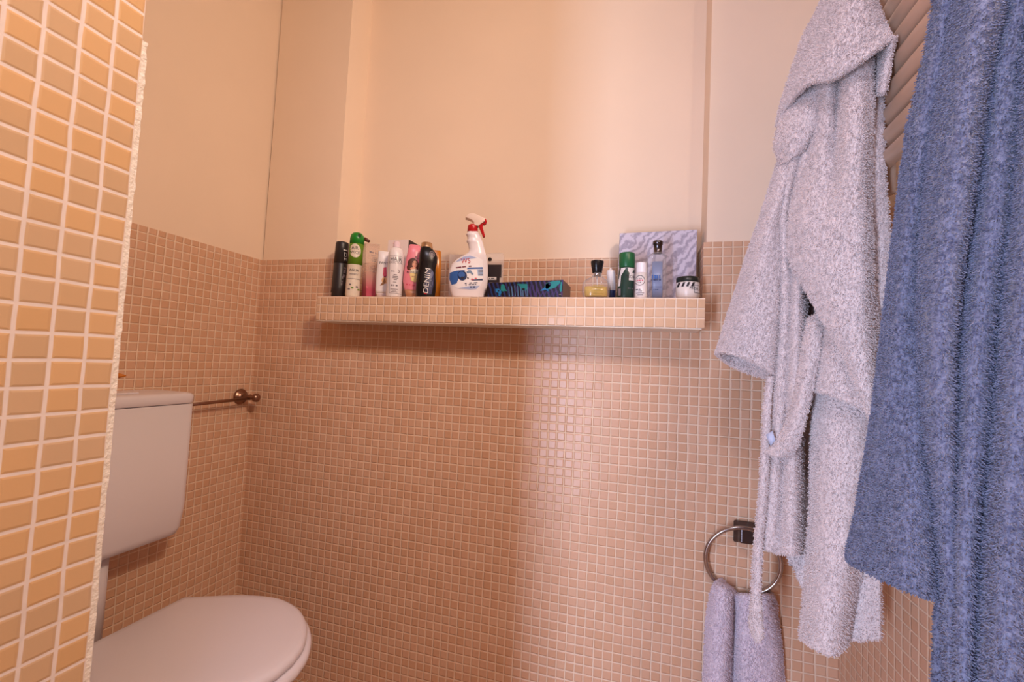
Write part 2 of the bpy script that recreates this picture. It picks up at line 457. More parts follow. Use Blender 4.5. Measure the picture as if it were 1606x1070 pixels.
def sheet(name, rows, base, mat, parent, thick=.009, rough=1.0, fold=0.0, dens=1.0):
    """draped cloth from control rows of (px, py, depth offset in tiles); base(px) is the depth of the hanging plane"""
    P = np.array([[PX(x, y, base(x)+d) for x, y, d in r] for r in rows])
    ln = max(np.linalg.norm(np.diff(P, axis=0), axis=2).sum(0)); wd = max(np.linalg.norm(np.diff(P, axis=1), axis=2).sum(1))
    nr = max(6, int(ln/STEP)); nc = max(6, int(wd/STEP))
    G = cr(cr(P, nr, 0), nc, 1)
    V = G.reshape(-1, 3)
    # soft irregular creases
    V2 = V.copy()
    for i in range(len(V)):
        p = Vector(V[i])
        n = mnoise.noise(Vector((p.x*16, p.y*16, p.z*5)))*.0055*rough+mnoise.noise(p*45)*.0022*rough
        V2[i, 1] += n
    f = grid_faces(nr, nc)
    o = link_mesh(name, V2, f, mat, parent)
    fuzz(o, .005, .0035, thick, 0.0)
    if PILE:
        pile(o, int(ln*wd*300000*dens), .0034, .00135, seed=len(bpy.data.objects))
    return o
def sleeve(name, rows, base, mat, parent, thick=.008, dens=1.0):
    """open tube of cloth: rows of (left px, left py, right px, right py, depth offset, half depth tiles, tilt px)"""
    n = 28
    P = []
    for xl, yl, xr, yr, d, hd, tl in rows:
        r = []
        for k in range(n):
            a = 2*math.pi*k/n
            c, s = math.cos(a), math.sin(a)
            x = (xl+xr)/2-(xr-xl)/2*c; y = (yl+yr)/2-(yr-yl)/2*c
            r.append(PX(x, y-tl*s, base(x)+d-hd*s*(1+.12*math.sin(3*a+yl*.01))))
        P.append(r)
    P = np.array(P)
    ln = max(np.linalg.norm(np.diff(P, axis=0), axis=2).sum(0)); wd = max(np.linalg.norm(np.diff(np.concatenate([P, P[:, :1]], 1), axis=1), axis=2).sum(1))
    nr = max(6, int(ln/STEP)); nc = max(16, int(wd/STEP))
    Pc = np.concatenate([P[:, -2:], P, P[:, :3]], 1)
    G = cr(P, nr, 0)
    Gc = np.concatenate([G[:, -2:], G, G[:, :2]], 1)
    full = cr(Gc, (n+3)*8+1, 1)[:, 16:16+n*8]
    idx = (np.arange(nc)*(n*8)/nc).astype(int)
    G = full[:, idx]
    V = G.reshape(-1, 3)
    for i in range(len(V)):
        p = Vector(V[i])
        V[i, 1] += mnoise.noise(Vector((p.x*14, p.y*14, p.z*6)))*.007
        V[i, 0] += mnoise.noise(Vector((p.x*20+7, p.y*20, p.z*7)))*.003
    f = grid_faces(nr, nc, True)
    o = recalc(link_mesh(name, V, f, mat, parent))
    fuzz(o, .005, .0035, thick, 0.0)
    if PILE:
        pile(o, int(ln*wd*300000*dens), .0034, .00135, seed=len(bpy.data.objects))
    return o

# white robe, hanging from the far end of the radiator
wb = lambda x: 44.0-(x-1123)/(1395-1123)*8.0
wr = thing('bathrobe', PX(1300, 1027, wb(1300)), 'white hooded terry bathrobe hanging beside the tiled corner, belt dangling', 'bathrobe')
sheet('back_panel', [
    [(1305, -110, 1), (1325, -110, .8), (1340, -110, 1), (1352, -110, 1)],
    [(1298, 0, 1.3), (1320, 0, 1.0), (1345, 0, 1.0), (1368, 0, 1.3)],
    [(1252, 130, 2.0), (1290, 130, 1.6), (1340, 130, 1.4), (1370, 130, 1.9)],
    [(1232, 255, 2.4), (1280, 255, 2.0), (1340, 255, 1.8), (1376, 255, 2.2)],
    [(1222, 350, 2.6), (1280, 350, 3.3), (1340, 350, 3.0), (1374, 350, 2.4)],
    [(1216, 450, 2.6), (1275, 450, 3.4), (1340, 450, 3.1), (1376, 450, 2.4)],
    [(1218, 560, 2.6), (1272, 560, 3.5), (1330, 560, 3.3), (1374, 560, 2.3)],
    [(1212, 660, 2.4), (1262, 660, 3.5), (1320, 660, 3.3), (1376, 660, 2.0)],
    [(1225, 760, 2.2), (1262, 760, 3.5), (1320, 760, 3.3), (1374, 760, 2.0)],
    [(1234, 865, 2.2), (1264, 880, 2.4), (1322, 905, 2.2), (1380, 900, 2.0)],
    [(1240, 882, 2.2), (1268, 938, 2.3), (1325, 1000, 1.9), (1382, 1004, 1.9)]], wb, WHT, wr, dens=.6)
sheet('front_panel', [
    [(1236, 240, 0.68), (1246, 240, 0.00), (1256, 240, 0.51), (1266, 240, 0.17), (1280, 240, 1.02)],
    [(1222, 330, 0.83), (1230, 330, -0.19), (1238, 330, 0.83), (1248, 330, -0.02), (1262, 330, 1.17)],
    [(1221, 420, 0.95), (1231, 420, -0.41), (1242, 420, 0.44), (1252, 420, -0.58), (1262, 420, 1.29)],
    [(1219, 500, 0.97), (1229, 500, -0.39), (1240, 500, 0.29), (1250, 500, -0.56), (1261, 500, 1.31)],
    [(1214, 590, 0.94), (1224, 590, -0.25), (1236, 590, 0.26), (1247, 590, -0.42), (1259, 590, 1.28)],
    [(1206, 680, 1.04), (1220, 680, -0.15), (1232, 680, 0.36), (1245, 680, -0.32), (1257, 680, 1.38)],
    [(1198, 770, 1.01), (1213, 770, -0.18), (1228, 770, 0.50), (1243, 770, -0.35), (1256, 770, 1.52)],
    [(1186, 854, 1.12), (1203, 862, -0.07), (1222, 868, 0.44), (1240, 870, -0.24), (1256, 868, 1.63)]], wb, WHT, wr)
sheet('side_panel', [
    [(1340, 100, 0.7), (1355, 95, 1.2), (1370, 95, 1.7), (1381, 95, 2.3)],
    [(1345, 200, 0.7), (1358, 200, 1.2), (1372, 200, 1.7), (1384, 200, 2.3)],
    [(1350, 300, 0.7), (1362, 300, 1.2), (1376, 300, 1.7), (1388, 300, 2.3)],
    [(1350, 400, 0.7), (1364, 400, 1.2), (1382, 400, 1.7), (1396, 400, 2.3)],
    [(1352, 470, 0.7), (1366, 470, 1.2), (1384, 470, 1.7), (1397, 470, 2.3)],
    [(1354, 560, 0.7), (1367, 560, 1.2), (1380, 560, 1.7), (1390, 560, 2.3)],
    [(1358, 640, 0.7), (1367, 640, 1.2), (1374, 640, 1.7), (1380, 640, 2.3)]], wb, WHT, wr)
sheet('lapel', [
    [(1282, 95, 0.07), (1300, 95, -0.47), (1318, 95, 0.43), (1335, 95, -0.65), (1352, 95, -0.47), (1366, 95, 0.61)],
    [(1276, 200, 0.37), (1296, 200, -0.35), (1314, 200, 0.37), (1330, 200, -1.25), (1350, 200, -1.07), (1365, 200, 0.55)],
    [(1256, 270, 0.35), (1282, 270, -0.55), (1308, 270, -0.37), (1326, 270, -1.45), (1348, 270, -1.27), (1364, 270, 0.71)],
    [(1240, 340, -0.51), (1268, 340, -1.42), (1300, 340, -1.66), (1326, 340, -1.89), (1348, 340, -1.66), (1364, 340, -0.28)],
    [(1239, 402, -0.72), (1268, 402, -1.64), (1300, 402, -1.98), (1326, 402, -1.98), (1350, 402, -1.64), (1366, 402, -0.26)],
    [(1266, 455, -1.27), (1288, 455, -1.84), (1310, 455, -2.08), (1332, 455, -1.96), (1352, 455, -1.61), (1367, 455, -0.24)],
    [(1293, 505, -1.61), (1310, 505, -1.95), (1325, 505, -2.07), (1340, 505, -1.95), (1356, 505, -1.49), (1368, 505, -0.23)],
    [(1322, 550, -1.72), (1333, 552, -1.95), (1344, 552, -1.95), (1354, 552, -1.84), (1363, 552, -1.38), (1370, 552, -0.35)],
    [(1350, 612, -1.73), (1355, 614, -1.84), (1360, 616, -1.84), (1364, 616, -1.73), (1368, 616, -1.38), (1372, 616, -0.58)],
    [(1364, 658, -1.63), (1366, 661, -1.63), (1368, 663, -1.63), (1370, 665, -1.51), (1372, 665, -1.28), (1374, 664, -0.82)]], wb, WHT, wr)
sleeve('sleeve', [
    (1228, 236, 1250, 240, .9, .5, 2), (1208, 300, 1236, 300, .7, 1.0, 2), (1193, 350, 1224, 350, .6, 1.3, 2), (1166, 430, 1222, 430, .5, 1.7, 3),
    (1143, 500, 1220, 505, .5, 2.0, 5), (1130, 540, 1217, 558, .5, 2.0, 8), (1124, 556, 1213, 590, .5, 2.0, 11)], wb, WHT, wr)
sleeve('sleeve', [
    (1310, 455, 1368, 455, .5, .7, 1), (1298, 490, 1372, 490, .5, 1.0, 1), (1291, 520, 1374, 525, .4, 1.1, 1), (1282, 565, 1375, 580, .3, 1.2, 2),
    (1275, 600, 1374, 632, .2, 1.3, 5), (1272, 615, 1373, 656, .2, 1.3, 9)], wb, WHT, wr)
sheet('skirt', [
    [(1284, 570, 1.00), (1302, 570, 0.73), (1325, 570, 0.73), (1350, 570, 1.00), (1372, 570, 1.54)],
    [(1277, 650, 0.93), (1296, 650, 0.39), (1322, 650, 0.39), (1348, 650, 0.79), (1370, 650, 1.60)],
    [(1273, 760, 1.00), (1292, 760, 0.05), (1318, 760, -0.08), (1342, 760, 0.46), (1366, 760, 1.67)],
    [(1268, 860, 1.04), (1287, 860, -0.18), (1312, 860, -0.44), (1334, 860, 0.23), (1356, 860, 1.85)],
    [(1263, 930, 1.03), (1281, 930, -0.18), (1304, 935, -0.45), (1326, 935, 0.22), (1344, 930, 1.98)],
    [(1256, 1002, 1.12), (1276, 1014, -0.23), (1300, 1026, -0.37), (1320, 1018, 0.58), (1334, 990, 2.20)]], wb, WHT, wr)
sheet('hood', [
    [(1306, -115, .5), (1316, -118, -.2), (1326, -118, -.5), (1336, -118, -.5), (1346, -115, -.2), (1354, -110, .5)],
    [(1299, -50, .8), (1313, -50, -.3), (1327, -50, -.9), (1341, -50, -.9), (1353, -50, -.3), (1362, -50, .6)],
    [(1290, 2, 1.0), (1308, 2, -.4), (1326, 2, -1.3), (1344, 2, -1.3), (1360, 2, -.6), (1372, 2, .6)],
    [(1265, 50, 1.0), (1288, 56, -.6), (1313, 56, -1.7), (1338, 48, -1.7), (1362, 38, -1.0), (1385, 36, .4)],
    [(1244, 110, 1.0), (1265, 100, -.6), (1292, 92, -1.8), (1324, 84, -2.0), (1358, 64, -1.4), (1394, 48, .0)],
    [(1228, 160, .9), (1246, 138, -.5), (1276, 116, -1.7), (1314, 106, -2.2), (1354, 80, -1.7), (1398, 53, -.3)],
    [(1219, 200, .7), (1236, 165, -.4), (1266, 134, -1.5), (1312, 121, -2.1), (1358, 91, -1.7), (1401, 58, -.4)]], wb, WHT, wr)
sheet('hood_lining', [
    [(1224, 186, .3), (1244, 150, .4), (1266, 134, .4), (1288, 122, .4), (1304, 112, .5)],
    [(1219, 212, .1), (1238, 190, -.4), (1260, 172, -.3), (1282, 156, .1), (1300, 145, .6)],
    [(1216, 230, .2), (1234, 214, -.6), (1256, 200, -.6), (1276, 186, -.1), (1292, 176, .6)],
    [(1222, 245, .2), (1236, 236, -.5), (1252, 226, -.5), (1268, 214, -.1), (1281, 205, .6)],
    [(1229, 258, .3), (1238, 252, -.3), (1246, 245, -.3), (1255, 238, .0), (1264, 228, .6)]], wb, WHT, wr)
sheet('hood_lining', [
    [(1352, 84, 1.6), (1374, 74, 1.5), (1391, 62, .9), (1403, 55, -.3)],
    [(1356, 100, 1.7), (1375, 94, 1.5), (1389, 86, .9), (1397, 82, .0)],
    [(1360, 122, 1.6), (1374, 119, 1.4), (1384, 116, .8), (1391, 114, .1)],
    [(1364, 150, 1.5), (1373, 149, 1.3), (1381, 148, .8), (1385, 146, .2)]], wb, WHT, wr)
belt = sheet('belt', [
    [(1268, 500, .2), (1278, 494, -.2), (1288, 490, .2)],
    [(1262, 530, -.3), (1274, 528, -.8), (1287, 530, -.4)],
    [(1252, 590, -.6), (1264, 590, -1.1), (1277, 592, -.7)],
    [(1242, 640, -.7), (1253, 642, -1.2), (1265, 645, -.8)],
    [(1222, 688, -.7), (1238, 688, -1.2), (1254, 690, -.8)],
    [(1199, 711, -.6), (1220, 716, -1.0), (1243, 715, -.6)]], wb, WHT, wr, .008)
sheet('belt', [
    [(1205, 590, -.2), (1209, 590, -.4), (1213, 590, -.2)],
    [(1199, 650, -.3), (1203, 650, -.5), (1208, 650, -.3)],
    [(1192, 768, -.3), (1197, 768, -.6), (1203, 768, -.3)],
    [(1184, 862, -.3), (1189, 862, -.6), (1194, 862, -.3)],
    [(1179, 945, -.2), (1185, 945, -.5), (1193, 945, -.2)],
    [(1176, 975, -.2), (1185, 978, -.5), (1195, 980, -.2)],
    [(1184, 1001, -.1), (1190, 1005, -.4), (1196, 998, -.1)]], wb, WHT, wr, .007)
CTAG = plain('care tag', (206, 216, 244), .6)
tgc = [PX(1201, 682, wb(1201)-.9), PX(1212, 676, wb(1212)-.9), PX(1216, 690, wb(1212)-1.0), PX(1209, 700, wb(1209)-1.0)]
tg = link_mesh('care_tag', tgc, [(0, 1, 2, 3)], CTAG, wr)
sm_ = tg.modifiers.new('thickness', 'SOLIDIFY'); sm_.thickness = .001
tg['label'] = 'small pale blue care tag'

# blue robe, nearer to the camera
bb = lambda x: 29.0-(x-1331)/(1640-1331)*5.2
br = thing('bathrobe', PX(1520, 1300, bb(1520)), 'large blue terry bathrobe hanging in front of the radiator', 'bathrobe')
sheet('yoke', [
    [(1478, -90, .5), (1486, -90, -.1), (1495, -90, -.1), (1506, -90, .5)],
    [(1471, 0, .5), (1480, 0, -.2), (1490, 0, -.2), (1502, 0, .6)],
    [(1460, 70, .5), (1471, 70, -.2), (1482, 70, -.2), (1494, 70, .6)],
    [(1444, 135, .5), (1457, 135, -.3), (1470, 135, -.2), (1484, 135, .6)],
    [(1434, 180, .5), (1448, 180, -.3), (1460, 180, -.2), (1474, 180, .6)],
    [(1428, 213, .3), (1442, 212, -.4), (1456, 211, -.3), (1470, 210, .5)]], bb, BLU, br)
sleeve('sleeve', [
    (1431, 190, 1468, 190, .6, .6, 0), (1428, 232, 1461, 228, .6, .9, 0), (1421, 265, 1455, 262, .7, 1.1, 0), (1411, 350, 1447, 350, .8, 1.3, 0), (1403, 430, 1444, 430, .8, 1.5, 0), (1391, 513, 1446, 513, .9, 1.8, 0),
    (1379, 600, 1452, 600, 1.0, 2.1, 1), (1368, 690, 1460, 695, 1.0, 2.3, 2), (1352, 790, 1480, 805, 1.0, 2.5, 2), (1338, 845, 1488, 885, 1.0, 2.6, 1), (1332, 868, 1491, 930, 1.0, 2.6, -8), (1336, 878, 1492, 942, 1.0, 2.5, -10)], bb, BLU, br)
sheet('front_panel', [
    [(1505, -95, 0.38), (1522, -95, -1.39), (1548, -95, -1.87), (1578, -95, -0.43), (1598, -95, -0.91), (1618, -95, -0.10), (1645, -95, -0.91), (1672, -95, 0.21)],
    [(1499, 0, 0.54), (1518, 0, -1.54), (1548, 0, -2.18), (1583, 0, -0.42), (1600, 0, -0.90), (1618, 0, -0.10), (1642, 0, -0.90), (1670, 0, 0.38)],
    [(1482, 90, 0.57), (1504, 90, -1.51), (1532, 90, -2.31), (1563, 90, -0.39), (1582, 90, -1.03), (1604, 90, -0.07), (1632, 90, -1.19), (1668, 90, 0.41)],
    [(1468, 170, 0.60), (1492, 170, -1.65), (1520, 170, -2.29), (1552, 170, -0.20), (1574, 170, -1.17), (1600, 170, -0.20), (1628, 170, -1.33), (1665, 170, 0.44)],
    [(1450, 295, 0.60), (1474, 295, -1.64), (1504, 295, -2.12), (1538, 295, -0.20), (1562, 295, -1.32), (1590, 295, -0.20), (1620, 295, -1.48), (1660, 295, 0.44)],
    [(1440, 428, 0.63), (1462, 428, -1.77), (1490, 428, -2.10), (1516, 428, -0.17), (1545, 428, -1.46), (1573, 428, -0.17), (1612, 428, -1.62), (1656, 428, 0.47)],
    [(1442, 560, 0.63), (1462, 560, -1.77), (1484, 560, -1.93), (1506, 560, -0.17), (1532, 560, -1.61), (1562, 560, -0.17), (1604, 560, -1.77), (1652, 560, 0.47)],
    [(1450, 680, 0.62), (1467, 680, -1.62), (1484, 680, -1.77), (1502, 680, -0.34), (1527, 680, -1.62), (1552, 680, -0.18), (1597, 680, -1.77), (1648, 680, 0.47)],
    [(1470, 790, 0.60), (1480, 790, -1.32), (1490, 790, -1.48), (1500, 790, -0.52), (1521, 790, -1.64), (1543, 790, -0.20), (1592, 790, -1.80), (1644, 790, 0.44)],
    [(1484, 940, 0.60), (1490, 940, -1.17), (1496, 940, -1.33), (1501, 940, -0.68), (1514, 940, -1.65), (1527, 940, -0.20), (1582, 940, -1.80), (1640, 940, 0.44)],
    [(1490, 1090, 0.58), (1494, 1090, -1.02), (1500, 1090, -1.18), (1504, 1090, -0.70), (1511, 1090, -1.66), (1519, 1090, -0.22), (1574, 1090, -1.82), (1636, 1090, 0.42)],
    [(1490, 1230, 0.58), (1494, 1230, -1.02), (1500, 1230, -1.18), (1504, 1230, -0.70), (1511, 1230, -1.66), (1519, 1230, -0.22), (1574, 1230, -1.82), (1636, 1230, 0.42)]], bb, BLU, br, .011)
sheet('back_panel', [
    [(1505, -95, 1.6), (1560, -95, 1.5), (1610, -95, 1.5), (1672, -95, 1.4)],
    [(1480, 200, 2.0), (1540, 200, 1.9), (1600, 200, 1.8), (1664, 200, 1.5)],
    [(1460, 500, 2.4), (1530, 500, 2.3), (1600, 500, 2.2), (1652, 500, 1.6)],
    [(1475, 780, 2.4), (1530, 780, 2.3), (1590, 780, 2.2), (1642, 780, 1.6)],
    [(1468, 955, 2.4), (1520, 950, 2.3), (1580, 950, 2.2), (1638, 950, 1.6)],
    [(1460, 1090, 2.4), (1515, 1090, 2.3), (1575, 1090, 2.2), (1634, 1090, 1.6)],
    [(1458, 1230, 2.4), (1515, 1230, 2.3), (1575, 1230, 2.2), (1634, 1230, 1.6)]], bb, BLU, br, dens=.6)

tube('hanging_loop', [PX(1340, -118, 37.6), PX(1345, -150, 38.2), W(17.6, 40.0, 47.6), W(18.4, 41.4, 47.4), PX(1352, -150, 38.8), PX(1345, -118, 37.8)], .004, WHT, wr, 8)
tube('hanging_loop', [PX(1570, -95, 25.2), PX(1572, -140, 25.4), W(17.9, 26.4, 31.9), W(18.9, 27.6, 31.9), PX(1582, -140, 25.8), PX(1582, -95, 25.6)], .004, BLU, br, 8)

# hand towel through the ring
tb = lambda x: RY+.3
ht = sheet('hand_towel', [
    [(1130, 906, 1.00), (1140, 918, 1.00), (1150, 927, 1.00), (1162, 938, 1.00), (1178, 942, 1.00), (1192, 941, 1.00), (1205, 939, 1.00), (1212, 932, 1.00)],
    [(1120, 917, 0.20), (1132, 919, -0.50), (1143, 924, -0.30), (1154, 934, 0.30), (1168, 935, -0.40), (1186, 936, -0.50), (1202, 936, -0.40), (1213, 935, 0.20)],
    [(1115, 935, 0.35), (1127, 934, -1.02), (1141, 936, -1.02), (1150, 942, 0.47), (1165, 942, -0.65), (1184, 942, -0.90), (1203, 941, -0.77), (1215, 944, 0.35)],
    [(1110, 970, 0.38), (1122, 970, -1.25), (1140, 970, -1.38), (1150, 970, 0.62), (1164, 970, -0.75), (1186, 970, -1.12), (1206, 970, -0.88), (1218, 970, 0.38)],
    [(1107, 1020, 0.38), (1118, 1020, -1.12), (1136, 1020, -1.37), (1150, 1020, 0.63), (1164, 1020, -0.87), (1188, 1020, -1.25), (1210, 1020, -0.87), (1224, 1020, 0.38)],
    [(1104, 1075, 0.38), (1116, 1075, -1.12), (1134, 1075, -1.37), (1149, 1075, 0.63), (1164, 1075, -0.87), (1190, 1075, -1.25), (1214, 1075, -0.87), (1228, 1075, 0.38)],
    [(1102, 1150, 0.38), (1114, 1150, -1.12), (1132, 1150, -1.37), (1148, 1150, 0.63), (1164, 1150, -0.87), (1192, 1150, -1.25), (1218, 1150, -0.87), (1232, 1150, 0.38)]], tb, TWL, None, .009)
tag(ht, 'pale lilac hand towel folded through the steel ring', 'towel')

# ------------------------------------------------------------------ towel radiator
rad = thing('towel_radiator', W(18.2, 33, 15), 'cream ladder towel radiator with thick tubes behind the hanging robes', 'radiator')
RX = 17.9
zz = 16.2
nb = 0
for k in range(20):
    z = 16.75+k*1.62
    pts = []
    for i in range(13):
        t = i/12
        y = 40.2-t*13.0
        pts.append(W(RX-1.0*math.sin(math.pi*t)*.25, y, z))
    tube('tube', pts, .0152, RADP, rad, 16)
for y in (40.6, 27.0):
    tube('post', [W(RX+.45, y, 14.6), W(RX+.45, y, 49)], .017, RADP, rad, 16)
for y in (40.6, 27.0):
    for z in (18, 46):
        tube('bracket', [W(RX+.9, y, z), W(XR+.2, y, z)], .008, RADP, rad, 10)

# ------------------------------------------------------------------ things on the shelf
def frame_at(c):
    v = np.array([c[0], c[1], 0.0]); v /= np.linalg.norm(v)
    s = np.array([v[1], -v[0], 0.0])
    return s, -v
class Bottle:
    """body of revolution or flattened bottle from rings (py, left px, right px, depth ratio) seen at depth Y"""
    def __init__(self, Y, rings):
        self.r = []
        s = None
        cb = PX((rings[-1][1]+rings[-1][2])/2, rings[-1][0], Y)
        self.s, self.f = frame_at(cb)
        for y, xl, xr, dr in rings:
            xc = (xl+xr)/2
            c = PX(xc, y, Y)
            k = (proj(c+self.s*.01)[0]-proj(c)[0])/.01
            hw = (xr-xl)/2/k
            self.r.append([y, c, max(hw, 1e-4), max(hw*dr, 1e-4), xc, max((xr-xl)/2, 1e-3)])
    pw = 2.0
    def ground(self):
        self.r[-1][1] = np.array([self.r[-1][1][0], self.r[-1][1][1], STOP+.0006])
        return self
    def mesh(self, name, mat, parent, n=36, pw=2.0, i0=0, i1=None, grow=0.0):
        rings = []
        self.pw = max(self.pw, pw)
        for y, c, hw, hd, xc, hp in self.r[i0:i1]:
            r = []
            for k in range(n):
                a = 2*math.pi*k/n
                ca, sa = math.cos(a), math.sin(a)
                ca = math.copysign(abs(ca)**(2/pw), ca); sa = math.copysign(abs(sa)**(2/pw), sa)
                r.append(c+self.s*(hw+grow)*ca+self.f*(hd+grow)*sa)
            rings.append(r)
        return rings_mesh(name, rings[::-1], mat, parent)
    def surf(self, px, py, eps=.0007):
        R = self.r
        i = 0
        while i < len(R)-2 and R[i+1][0] < py: i += 1
        a, b = R[i], R[i+1]
        t = (py-a[0])/(b[0]-a[0]+1e-9); t = min(max(t, -.2), 1.2)
        c = a[1]+(b[1]-a[1])*t
        hw, hd, xc, hp = [a[q]+(b[q]-a[q])*t for q in (2, 3, 4, 5)]
        u = min(max((px-xc)/hp, -.995), .995)
        return c+self.s*hw*u+self.f*(hd*(1-abs(u)**self.pw)**(1/self.pw)+eps)
def flat(Y):
    return lambda px, py, eps=.0007: PX(px, py, Y)+np.array([0, -eps, 0])
_tm = {}
def text_tris(s):
    if s not in _tm:
        cu = bpy.data.curves.new('lettering', 'FONT'); cu.body = s; cu.size = 1.0; cu.align_x = 'CENTER'; cu.align_y = 'CENTER'; cu.resolution_u = 3
        ob = bpy.data.objects.new('lettering', cu)
        me = bpy.data.meshes.new_from_object(ob)
        _tm[s] = ([(v.co.x, v.co.y) for v in me.vertices], [tuple(p.vertices) for p in me.polygons])
        bpy.data.objects.remove(ob); bpy.data.curves.remove(cu); bpy.data.meshes.remove(me)
    return _tm[s]
class Print:
    def __init__(self, surf):
        self.s = surf; self.V = []; self.F = []; self.M = []; self.mats = []; self.lev = .0004
    def mi(self, m):
        if m not in self.mats: self.mats.append(m)
        return self.mats.index(m)
    def up(self): self.lev += .00025; return self
    def fan(self, c, pts, mat, n=4):
        q = []
        for k in range(len(pts)):
            a, d = pts[k], pts[(k+1) % len(pts)]
            m_ = max(1, int(math.hypot(d[0]-a[0], d[1]-a[1])/1.3))
            q += [(a[0]+(d[0]-a[0])*i/m_, a[1]+(d[1]-a[1])*i/m_) for i in range(m_)]
        pts = q
        n = max(3, int(max(math.hypot(a[0]-c[0], a[1]-c[1]) for a in pts)/1.6))
        m = self.mi(mat); b = len(self.V); K = len(pts)
        self.V.append(self.s(c[0], c[1], self.lev))
        for q in range(1, n+1):
            for p in pts:
                self.V.append(self.s(c[0]+(p[0]-c[0])*q/n, c[1]+(p[1]-c[1])*q/n, self.lev))
        for k in range(K):
            self.F.append((b, b+1+k, b+1+(k+1) % K)); self.M.append(m)
            for q in range(n-1):
                o0 = b+1+q*K; o1 = o0+K
                self.F.append((o0+k, o1+k, o1+(k+1) % K, o0+(k+1) % K)); self.M.append(m)
        return self
    def oval(self, x, y, rx, ry, mat, rot=0, n=26):
        a = math.radians(rot)
        pts = []
        for k in range(n):
            t = 2*math.pi*k/n
            u, v = rx*math.cos(t), ry*math.sin(t)
            pts.append((x+u*math.cos(a)-v*math.sin(a), y+u*math.sin(a)+v*math.cos(a)))
        return self.fan((x, y), pts, mat)
    def ringo(self, x, y, rx, ry, w, mat, n=40):
        m = self.mi(mat); b = len(self.V)
        for k in range(n):
            t = 2*math.pi*k/n
            for g in (0, -w):
                self.V.append(self.s(x+(rx+g)*math.cos(t), y+(ry+g)*math.sin(t), self.lev))
        for k in range(n):
            k2 = (k+1) % n
            self.F.append((b+2*k, b+2*k2, b+2*k2+1, b+2*k+1)); self.M.append(m)
        return self
    def quad(self, pts, mat, nu=8, nv=6):
        """four corners: top left, top right, bottom right, bottom left"""
        m = self.mi(mat); b = len(self.V)
        p = [np.array(q, float) for q in pts]
        nu = max(nu, int(max(np.linalg.norm(p[1]-p[0]), np.linalg.norm(p[2]-p[3]))/1.3)); nv = max(1, min(nv, 1) if nv == 1 else int(max(np.linalg.norm(p[3]-p[0]), np.linalg.norm(p[2]-p[1]))/1.3))
        for j in range(nv+1):
            for i in range(nu+1):
                u, v = i/nu, j/nv
                q = (p[0]*(1-u)+p[1]*u)*(1-v)+(p[3]*(1-u)+p[2]*u)*v
                self.V.append(self.s(q[0], q[1], self.lev))
        for j in range(nv):
            for i in range(nu):
                k = b+j*(nu+1)+i
                self.F.append((k, k+1, k+nu+2, k+nu+1)); self.M.append(m)
        return self
    def rect(self, x0, y0, x1, y1, mat, nu=8, nv=6): return self.quad([(x0, y0), (x1, y0), (x1, y1), (x0, y1)], mat, nu, nv)
    def frame(self, x0, y0, x1, y1, w, mat):
        self.rect(x0, y0, x1, y0+w, mat, 8, 1); self.rect(x0, y1-w, x1, y1, mat, 8, 1)
        self.rect(x0, y0, x0+w, y1, mat, 1, 6); return self.rect(x1-w, y0, x1, y1, mat, 1, 6)
    def text(self, s, x, y, size, mat, rot=0, sx=1.0):
        vs, fs = text_tris(s)
        m = self.mi(mat); b = len(self.V); a = math.radians(rot)
        for u, v in vs:
            u, v = u*size*sx, -v*size
            self.V.append(self.s(x+u*math.cos(a)-v*math.sin(a), y+u*math.sin(a)+v*math.cos(a), self.lev))
        for f in fs:
            self.F.append(tuple(b+i for i in f)); self.M.append(m)
        return self
    def lines(self, x, y0, y1, n, w, mat, h=1.0, rot=0):
        """rows of print too small to read"""
        for i in range(n):
            y = y0+(y1-y0)*i/max(1, n-1)
            ww = w*(.75+.25*math.sin(i*2.3+x))
            self.rect(x-ww/2, y, x+ww/2, y+h, mat, 4, 1)
        return self
    def dash(self, x, y, w, h, mat, rot=0, gaps=4):
        """one row of word-like marks, turned by rot degrees"""
        a = math.radians(rot); ca, sa = math.cos(a), math.sin(a)
        q = -w/2
        for i in range(gaps):
            ww = w/gaps*(.62+.26*math.sin(i*2.1+x))
            pts = [(q, -h/2), (q+ww, -h/2), (q+ww, h/2), (q, h/2)]
            self.quad([(x+u*ca-v*sa, y+u*sa+v*ca) for u, v in pts], mat, 3, 2)
            q += w/gaps
        return self
    def build(self, name, parent, label=None):
        o = link_mesh(name, self.V, self.F, self.mats, parent, self.M, False)
        if label: o['label'] = label
        return o
def base_of(b): return b.r[-1][1]
WP = lambda: plain('white plastic', (232, 226, 228), .3)
BLACKP = plain('black plastic', (22, 19, 22), .28)
MATBLK = plain('matte black', (44, 39, 41), .38)
INKW = plain('white ink', (222, 216, 214), .5)
INKG = plain('grey ink', (120, 110, 116), .5)
INKD = plain('dark ink', (42, 36, 40), .5)
GREENC = plain('green cap', (30, 132, 40), .3)
GREENL = plain('apple green', (98, 142, 32), .3)
CREAM = plain('cream label', (226, 214, 196), .35)
PINK = plain('pink plastic', (232, 136, 152), .3)
ROSE = plain('rose ink', (214, 84, 112), .4)
GOLD = plain('pale gold', (196, 160, 124), .28, metal=.8)
REDP = plain('red plastic', (190, 28, 36), .3)
BLUEI = plain('blue ink', (54, 98, 170), .4)
BLUED = plain('deep blue ink', (28, 48, 96), .4)
BLUEP = plain('pale blue ink', (158, 182, 220), .4)
SKIN = plain('portrait ink', (226, 160, 132), .5)
HAIRI = plain('brown ink', (82, 40, 26), .5)

